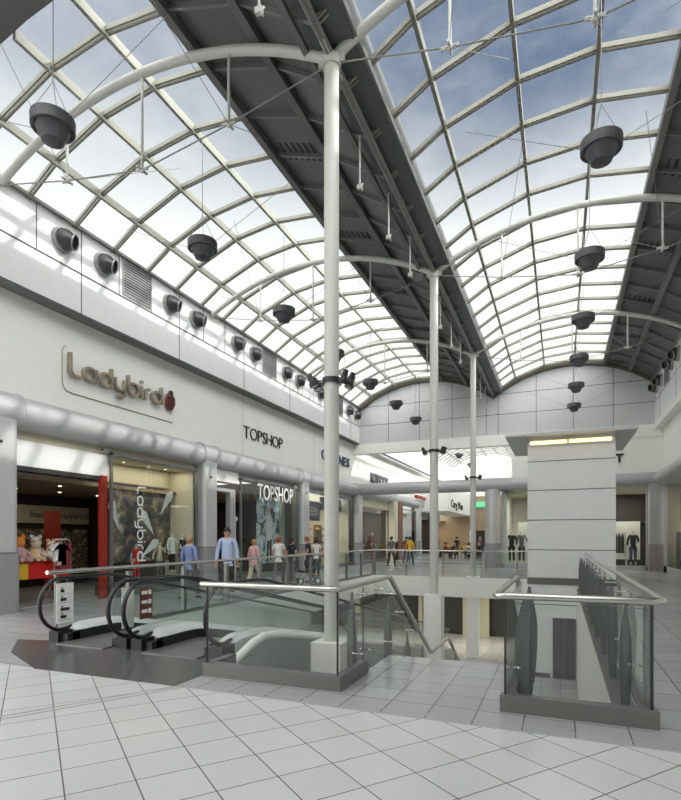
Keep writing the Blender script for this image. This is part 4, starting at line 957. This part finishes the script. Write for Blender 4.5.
    if hair:
        b = MB(); T = Matrix.Translation(hc+Vector((0, -.016*k, .045*k))) @ Matrix.Rotation(R(36), 4, 'X') @ Matrix.Diagonal((.094*k, .108*k, .092*k, 1))
        b.lathe([(max(.001, math.sin(math.pi*i/12)), -math.cos(math.pi*i/12)) for i in range(4 if not longhair else 3, 13)], T, 16)
        if longhair: b.ball(hc+Vector((0, -.065*k, -.03*k)), .08*k, 10, sc=(1, .7, 1.5))
        else: b.ball(hc+Vector((0, -.05*k, 0)), .07*k, 10, sc=(1.1, .8, 1.1))
        put(b, 'hair', hair)
    if top:
        ii = [0, 1, 2, 3]; vv = [pts[j] for j in ii]; rr = [(.148*k, .118*k), (.135*k, .11*k), (.158*k, .118*k), (.112*k, .088*k)]; ee = [(0, 1), (1, 2), (2, 3)]
        for s in (-1, 1):
            j = armi[s]; c0 = len(vv); A, E, Wt = Vector(pts[j]), Vector(pts[j+1]), Vector(pts[j+2])
            if sleeve == 'short': vv += [tuple(A), tuple(A+(E-A)*.6)]; rr += [.068*k, .058*k]; ee += [(3, c0), (c0, c0+1)]
            elif sleeve == 'long': vv += [tuple(A), tuple(E), tuple(E+(Wt-E)*.9)]; rr += [.066*k, .054*k, .04*k]; ee += [(3, c0), (c0, c0+1), (c0+1, c0+2)]
        vv.append((pts[0][0], pts[0][1]-.005, pts[0][2]-(.0 if sit else .09*k))); rr.append((.15*k, .12*k)); ee.append((0, len(vv)-1))
        me = skin_mesh(vv, ee, rr, 2 if sub > 1 else 1); put(MB().add(*from_me(me), 0, True), 'top', top)
    if skirt:
        z1 = pts[0][2]+.08*k; b = MB().lathe([(.16*k, z1), (.19*k, z1-.15*k), (.22*k, z1-.62*k), (.20*k, z1-.62*k)], Matrix.Diagonal((1, .8, 1, 1)), 20); put(b, 'skirt', bottom)
    elif bottom:
        vv = [pts[0], (pts[0][0], pts[0][1], pts[0][2]+.11*k)]; rr = [(.142*k, .112*k), (.12*k, .095*k)]; ee = [(0, 1)]
        for s in (-1, 1):
            j = legs[s]; c0 = len(vv); vv += [pts[j], pts[j+1], pts[j+2]]; rr += [.1*k, .074*k, .06*k]; ee += [(0, c0), (c0, c0+1), (c0+1, c0+2)]
        me = skin_mesh(vv, ee, rr, 2 if sub > 1 else 1); put(MB().add(*from_me(me), 0, True), 'trousers', bottom)
    if shoes:
        for s in (-1, 1):
            j = legs[s]; a, c_ = Vector(pts[j+2]), Vector(pts[j+3])
            b = MB().tube([(a.x, a.y-.05*k, max(.035*k, a.z-.05*k)), (a.x, a.y+.03*k, max(.04*k, a.z-.045*k)), (c_.x, c_.y+.02*k, max(.028*k, c_.z-.005))], .04*k, 10, rads=[.038*k, .042*k, .03*k], sq=.8)
            put(b, 'shoe', shoes)
    return t
rz = lambda dx, dy: math.atan2(dy, dx)-math.pi/2
# walkway people
person('person', (-9.25, 11.75, 0), rz(0, 1), 'person in a blue shirt walking away past the display window, leftmost on the walkway', pose='walk', top='clothb', bottom='clothg', hair='hairf', sleeve='long', sub=2)
person('person', (-8.35, 12.2, 0), rz(.5, -1), 'person with dark hair in a light blue shirt facing us before the fashion shop door', pose='walk', top='clothlb', bottom='clothd', hair='hairb', sleeve='long', h=1.92, sub=2)
person('person', (-9.2, 14.95, 0), rz(.2, 1), 'person in a pink striped top walking between the shop door and the poster', pose='walk', top='clothp', bottom='beige', hair='hairf', h=1.6, sleeve='long', sub=2)
person('person', (-9.2, 16.6, 0), rz(-.2, 1), 'person with reddish hair in a white and red top before the fashion poster', pose='walk', top='clothw', bottom='clothg', hair='hairr', h=1.68, sub=2)
person('person', (-8.70, 16.6, 0), rz(.5, 1), 'woman in a black t-shirt with dark hair tied back, pushing a pushchair', pose='stand', top='clothd', bottom='clothg', hair='hairb', arms=('out', 'fwd'), h=1.66, sub=2, longhair=True)
person('person', (-8.60, 17.85, 0), rz(-.9, -.5), 'woman with short red hair in a long black dress leaning over a pushchair', pose='stand', top='clothd', bottom='clothd', hair='hairr', arms=('fwd', 'fwd'), h=1.68, skirt=True, sub=2, lean=.12)
person('person', (-9.6, 20.6, 0), rz(0, 1), 'person in a white shirt half hidden behind the near column', pose='stand', top='clothw', bottom='clothd', hair='hairb', h=1.6, sub=1)
# pushchair
pc = thing('pushchair', (-8.35, 17.15, 0), 'black pushchair with white wheel rims beside the two women in black', 'pushchair')
pc.rotation_euler.z = R(-35)
b0 = len(bpy.data.objects)
def loc_build(mb, nm, m, par):
    me = bpy.data.meshes.new(nm); me.from_pydata(mb.v, [], mb.f); me.materials.append(M[m]); me.polygons.foreach_set('use_smooth', mb.sm); me.validate(); me.update()
    o = bpy.data.objects.new(nm, me); col.objects.link(o); o.parent = par; return o
loc_build(MB().tube([(-.2, -.4, .1), (-.2, .1, .55), (-.2, .42, 1.02), (.2, .42, 1.02), (.2, .1, .55), (.2, -.4, .1)], .014, 8).tube([(-.2, .3, .1), (-.2, -.1, .6)], .013, 8).tube([(.2, .3, .1), (.2, -.1, .6)], .013, 8), 'frame', 'kerb', pc)
loc_build(MB().prism([(-.19, -.3, .42), (-.19, .1, .36), (-.19, .3, .8), (-.19, .22, .84), (-.19, .05, .48), (-.19, -.28, .5)], (.38, 0, 0)), 'seat', 'clothd', pc)
loc_build(MB().lathe([(.001, .22), (.12, .2), (.2, .12), (.22, 0)], Matrix.Translation((0, .12, .72)) @ Matrix.Rotation(R(35), 4, 'X'), 14), 'hood', 'clothd', pc)
for x, y in ((-.22, -.38), (.22, -.38), (-.22, .3), (.22, .3)):
    T = Matrix.Translation((x, y, .12)) @ Matrix.Rotation(R(90), 4, 'Y')
    w = loc_build(MB().lathe([(.085, -.02), (.12, -.02), (.12, .02), (.085, .02), (.085, -.02)], T, 20), 'wheel', 'black', pc)
    loc_build(MB().lathe([(.001, -.012), (.085, -.012), (.085, .012), (.001, .012)], T, 16), 'wheel_rim', 'paper', w)
# people beyond
far = [(-8.3, 31.0, 'clothy', 'clothd', 'hairb', 'walk', 'person in a yellow top walking beside the brown column'),
       (-8.9, 29.2, 'clothg', 'clothd', 'hairb', 'walk', 'person in dark clothes walking left of the yellow top near the brown column'),
       (-9.2, 33.5, 'clothr', 'denim', 'hairb', 'walk', 'person in dark red before the mannequin window beyond the corner')]
for x, y, tp, bt, hr_, ps_, lb in far: person('person', (x, y, 0), rz(.2, 1), lb, pose=ps_, top=tp, bottom=bt, hair=hr_, sub=1, sleeve='long')
for x, y, tp, hr_, lb in ((-7.7, 43.2, 'clothd', 'hairb', 'person in black standing behind the seated cafe group, left of two'), (-6.2, 45.6, 'clothg', 'hairf', 'person in grey standing behind the seated cafe group, right of two'), (-5.0, 47, 'clothr', 'hairb', 'person in dark red standing far behind, just left of the round pillar')):
    person('person', (x, y, 0), 2.0+x, lb, top=tp, bottom='clothd', hair=hr_, sub=1, sleeve='long')
seat = [(-8.2, 41.2, 'clothr'), (-7.4, 40.6, 'clothd'), (-6.9, 42.2, 'clothy'), (-6.4, 41.0, 'clothw'), (-5.9, 42.6, 'clothd'), (-8.6, 44.0, 'clothy'), (-6.9, 45.0, 'denim'), (-5.4, 44.0, 'clothb')]
ch = thing('cafe_chair', (0, 0, 0), 'x', 'chair', 'chairs around the far cafe tables')
loc_build(MB().box(-.2, .2, -.2, .2, .42, .46), 'seat', 'wood', ch); loc_build(MB().box(-.2, .2, -.22, -.19, .55, .88), 'backrest', 'wood', ch)
for x in (-.18, .18):
    for y in (-.18, .18): loc_build(MB().tube([(x, y, 0), (x, y, .43 if y > 0 else .86)], .014, 6), 'leg', 'blackm', ch)
posn = ['first from the left', 'second from the left', 'third from the left', 'fourth from the left', 'fifth from the left', 'back left', 'back middle', 'back right']
for i, (x, y, tp) in enumerate(seat):
    a = random.uniform(0, 6.28); cn = {'clothr': 'dark red', 'clothd': 'black', 'clothy': 'yellow', 'clothw': 'white', 'denim': 'navy', 'clothb': 'blue'}[tp]
    person('person', (x, y, 0), a, f'person in {cn} seated at the far cafe, {posn[i]}', group='people seated at the far cafe', pose='sit', top=tp, bottom='clothd', hair=['hairb', 'hairf', 'hairr'][i % 3], arms=('table', 'table'), sub=1, sleeve='long')
    lb = f'cafe chair under the person in {cn}, {posn[i]}'
    if i == 0: ch.location = (x, y, 0); ch.rotation_euler.z = a; ch['label'] = lb
    else: dup(ch, (x, y, 0), lb, a)
tb = thing('cafe_table', (-7.6, 41.9, 0), 'round cafe table among the seated people, left one', 'table', 'far cafe tables')
loc_build(MB().lathe([(.001, .72), (.38, .72), (.38, .75), (.001, .75)], n=20), 'tabletop', 'wood', tb); loc_build(MB().tube([(0, 0, .02), (0, 0, .72)], .03, 8), 'pedestal', 'blackm', tb); loc_build(MB().lathe([(.001, .03), (.22, .02), (.22, 0), (.001, 0)], n=16), 'foot', 'blackm', tb)
dup(tb, (-6.2, 41.9, 0), 'round cafe table among the seated people, right one'); dup(tb, (-6.2, 44.4, 0), 'round cafe table among the seated people, rear one')
# ------------------------------------------------------------------ mannequins and shop goods
def mannequin(loc, face, label, top, bottom, h=1.7, **k):
    return person('mannequin', loc, face, label, 'mannequin', k.pop('group', None), h=h, pose='stand', top=top, bottom=bottom, skin='mann', hair=None, shoes=None, **k)
mannequin((-11.9, 12.6, .35), rz(1, -.3), 'child mannequin in a red outfit behind the white window lettering', 'red2', 'red2', h=1.15, arms=('out', 'down'))
mannequin((-11.85, 13.55, .35), rz(1, -.2), 'child mannequin in a cream outfit in the middle of the childrenswear window', 'beige', 'clothg', h=1.2, arms=('up', 'out'), sleeve='long')
mannequin((-11.85, 14.15, .5), rz(1, 0), 'child mannequin in white, rightmost in the childrenswear window', 'clothw', 'clothd', h=1.35, arms=('up', 'down'), sleeve='long')
mannequin((-11.8, 14.6, .35), rz(1, .2), 'mannequin in dark clothes at the right end of the childrenswear window', 'clothd', 'clothg', h=1.45, arms=('out', 'fwd'))
one('window_plinth', MB().box(-12.3, -11.55, 11.4, 14.8, .012, .35), 'shopdark', 'dark display plinth along the childrenswear window', 'plinth')
for i, (y, z, a) in enumerate(((11.62, 2.3, 25), (13.75, 2.75, -30), (12.95, 2.1, 40), (13.0, 1.3, -50))):
    T = Matrix.Translation((-11.75, y, z)) @ Matrix.Rotation(R(a), 4, 'X')
    b = MB(); b.prism([T @ Vector((0, -.05, -.45)), T @ Vector((0, .16, .35)), T @ Vector((0, .02, .5)), T @ Vector((0, -.14, .30))], (.015, 0, 0)); b.tube([T @ Vector((0, 0, .5)), (-11.75, y, 3.9)], .004, 4)
    one('hanging_pennant', b, 'clothw', f'white paper pennant hanging in the childrenswear window, {["leftmost","top middle","right","lowest"][i]} one', 'decoration', 'pennants in the childrenswear window')
ld = bpy.data.lights.new('window_light', 'AREA'); ld.energy = 22; ld.shape = 'RECTANGLE'; ld.size = .5; ld.size_y = 3; ld.color = (1, .88, .68)
lo = bpy.data.objects.new('window_light', ld); col.objects.link(lo); lo.location = (-11.95, 13.1, 3.88)
for i, y in enumerate((12.2, 14.0)): one('window_spot', MB().lathe([(.001, -.015), (.04, -.015), (.055, 0)], Matrix.Translation((-12.0, y, 3.915)), 12), 'down', f'small round spotlight in the head of the childrenswear window, {["left","right"][i]} one', 'downlight', 'spotlights in the childrenswear window')
# red table with soft toys
t = thing('display_table', (-12.6, 9.0, 0), 'red display table with yellow stripe at the childrenswear entrance', 'display table')
T0 = (-13.1, -12.3, 8.6, 10.6)
MB().box(T0[0], T0[1], T0[2], T0[3], .62, 1.02).build('skirt', 'red2', t); MB().box(T0[1], T0[1]+.004, 8.95, 9.35, .62, 1.02).build('stripe', 'yellow', t)
MB().box(T0[0]-.02, T0[1]+.02, T0[2]-.02, T0[3]+.02, 1.02, 1.06).build('tabletop', 'red', t)
for x in (T0[0]+.06, T0[1]-.06):
    for y in (T0[2]+.06, T0[3]-.06): MB().tube([(x, y, 0.012), (x, y, .64)], .03, 8).build('leg', 'kerb', t)
toyc = ['toys', 'clothw', 'clothp', 'orange', 'toys', 'beige', 'clothw', 'toys']; n_ = 0
for i in range(8):
    x = -12.45-.3*(i % 2); y = 8.75+.23*i; z = 1.06
    ty = thing('soft_toy', (x, y, z), f'soft toy on the red display table, {["first","second","third","fourth","fifth","sixth","seventh","eighth"][i]} from the left', 'soft toy', 'soft toys on the red table')
    s_ = 1.35+.3*(i % 3)
    MB().ball((x, y, z+.10*s_), .10*s_, 10, sc=(.9, 1, 1.1)).build('body', toyc[i], ty)
    hd = MB().ball((x+.01, y, z+.25*s_), .075*s_, 10).ball((x+.01, y-.06*s_, z+.32*s_), .03*s_, 8).ball((x+.01, y+.06*s_, z+.32*s_), .03*s_, 8).build('head', toyc[(i+1) % 8], ty)
    b = MB()
    for sy in (-1, 1): b.tube([(x+.03, y+sy*.07*s_, z+.14*s_), (x+.10, y+sy*.13*s_, z+.08*s_)], .03*s_, 8).tube([(x+.05, y+sy*.04*s_, z+.04*s_), (x+.15*s_, y+sy*.06*s_, z+.035*s_)], .033*s_, 8)
    b.build('limbs', toyc[i], ty)
# clothes rails
for i, (y, x, cs) in enumerate(((10.05, -11.95, ['clothw', 'beige', 'clothr']), (11.7-1.0, -12.9, ['clothw', 'clothr', 'clothp', 'clothd']))):
    t = thing('clothes_rail', (x, y, 0), f'steel clothes stand with small garments at the childrenswear door, {["left","right"][i]} one', 'clothes rail')
    MB().tube([(x, y-.25, .02), (x, y-.25, 1.5), (x, y-.18, 1.62), (x, y+.18, 1.62), (x, y+.25, 1.5), (x, y+.25, .02)], .016, 8).build('frame', 'stain', t)
    MB().box(x-.2, x+.2, y-.27, y-.23, 0.012, .04).box(x-.2, x+.2, y+.23, y+.27, 0.012, .04).build('feet', 'stain', t)
    for j, c_ in enumerate(cs):
        yy = y-.15+.1*j; g_ = MB().prism([(x+.05, yy-.13, 1.05-.1*j), (x+.05, yy+.13, 1.05-.1*j), (x+.05, yy+.11, 1.38), (x+.05, yy+.2, 1.3), (x+.05, yy+.22, 1.4), (x+.05, yy+.07, 1.52), (x+.05, yy-.07, 1.52), (x+.05, yy-.22, 1.4), (x+.05, yy-.2, 1.3), (x+.05, yy-.11, 1.38)], (-.06-.03*j, 0, 0)).tube([(x+.02, yy, 1.5), (x+.02, yy, 1.62)], .006, 5)
        one('garment', g_, c_, f'small garment on the {["left","right"][i]} clothes stand, {["front","second","third","rear"][j]} one', 'garment', 'garments at the childrenswear door')
t = thing('wall_display', (-16.2, 9, 0), 'row of dark childrens clothes on the back wall of the childrenswear shop', 'display'); MB().box(-16.36, -16.1, 8.6, 14.6, .4, 1.95).build('clothes', 'goods', t)
# end shop mannequins
mannequin((-2.5, 31.1, .25), rz(0, -1), 'mannequin in a black coat, left of two between round pillar and tower', 'clothd', 'clothd', arms=('down', 'down'), sleeve='long', h=1.8)
mannequin((-1.98, 31.1, .25), rz(0, -1), 'mannequin in a grey coat, right of two between round pillar and tower', 'clothg', 'clothd', arms=('out', 'down'), sleeve='long', h=1.8)
mannequin((3.45, 31.0, .25), rz(0, -1), 'mannequin in a dark jacket and blue jeans right of the tower', 'clothd', 'denim', arms=('fwd', 'down'), sleeve='long', h=1.8)
mannequin((5.15, 27.6, .3), rz(-1, -.6), 'mannequin in a long beige coat in the right wall window', 'beige', 'beige', skirt=True, sleeve='long', h=1.8)
mannequin((5.3, 26.7, .3), rz(-1, -.6), 'mannequin in dark clothes at the right edge of the picture', 'clothd', 'clothd', sleeve='long', h=1.8, arms=('fwd', 'out'))
t = thing('coat_rack', (2.75, 31.1, 0), 'rack of black coats right beside the tower', 'clothes rail')
MB().tube([(2.4, 31.1, .02), (2.4, 31.1, 1.9), (3.1, 31.1, 1.9), (3.1, 31.1, .02)], .02, 6).build('frame', 'kerb', t)
for q in range(4): MB().prism([(2.48+.15*q, 30.9, .85), (2.48+.15*q, 31.3, .85), (2.48+.15*q, 31.34, 1.7), (2.48+.15*q, 31.1, 1.85), (2.48+.15*q, 30.86, 1.7)], (.1, 0, 0)).build('coat', 'clothd', t)
t = thing('low_table', (2.85, 30.7, 0), 'low white table at the foot of the coat rack', 'table')
MB().box(2.5, 3.15, 30.45, 30.8, .58, .64).build('tabletop', 'paper', t)
for x in (2.53, 3.08):
    for y in (30.48, 30.73): MB().box(x, x+.05, y, y+.05, .0, .58).build('leg', 'paper', t)
mannequin((-11.9, 32.3, .25), rz(1, -.3), 'white headed mannequin in black, left of two beyond the corner pillar', 'clothd', 'clothd', sleeve='long', h=1.8)
mannequin((-11.9, 34.6, .25), rz(1, -.3), 'white headed mannequin in dark red, right of two beyond the corner pillar', 'clothr', 'clothr', sleeve='long', h=1.8)
mannequin((-11.9, 40.8, .25), rz(1, -.3), 'mannequin in a striped dark dress right of the brown column', 'clothg', 'clothd', sleeve='long', h=1.8)
one('far_poster', MB().box(-5.0, -4.3, 60.5, 60.6, 0, 2.2), 'paper', 'white poster board at the far end of the mall', 'poster')
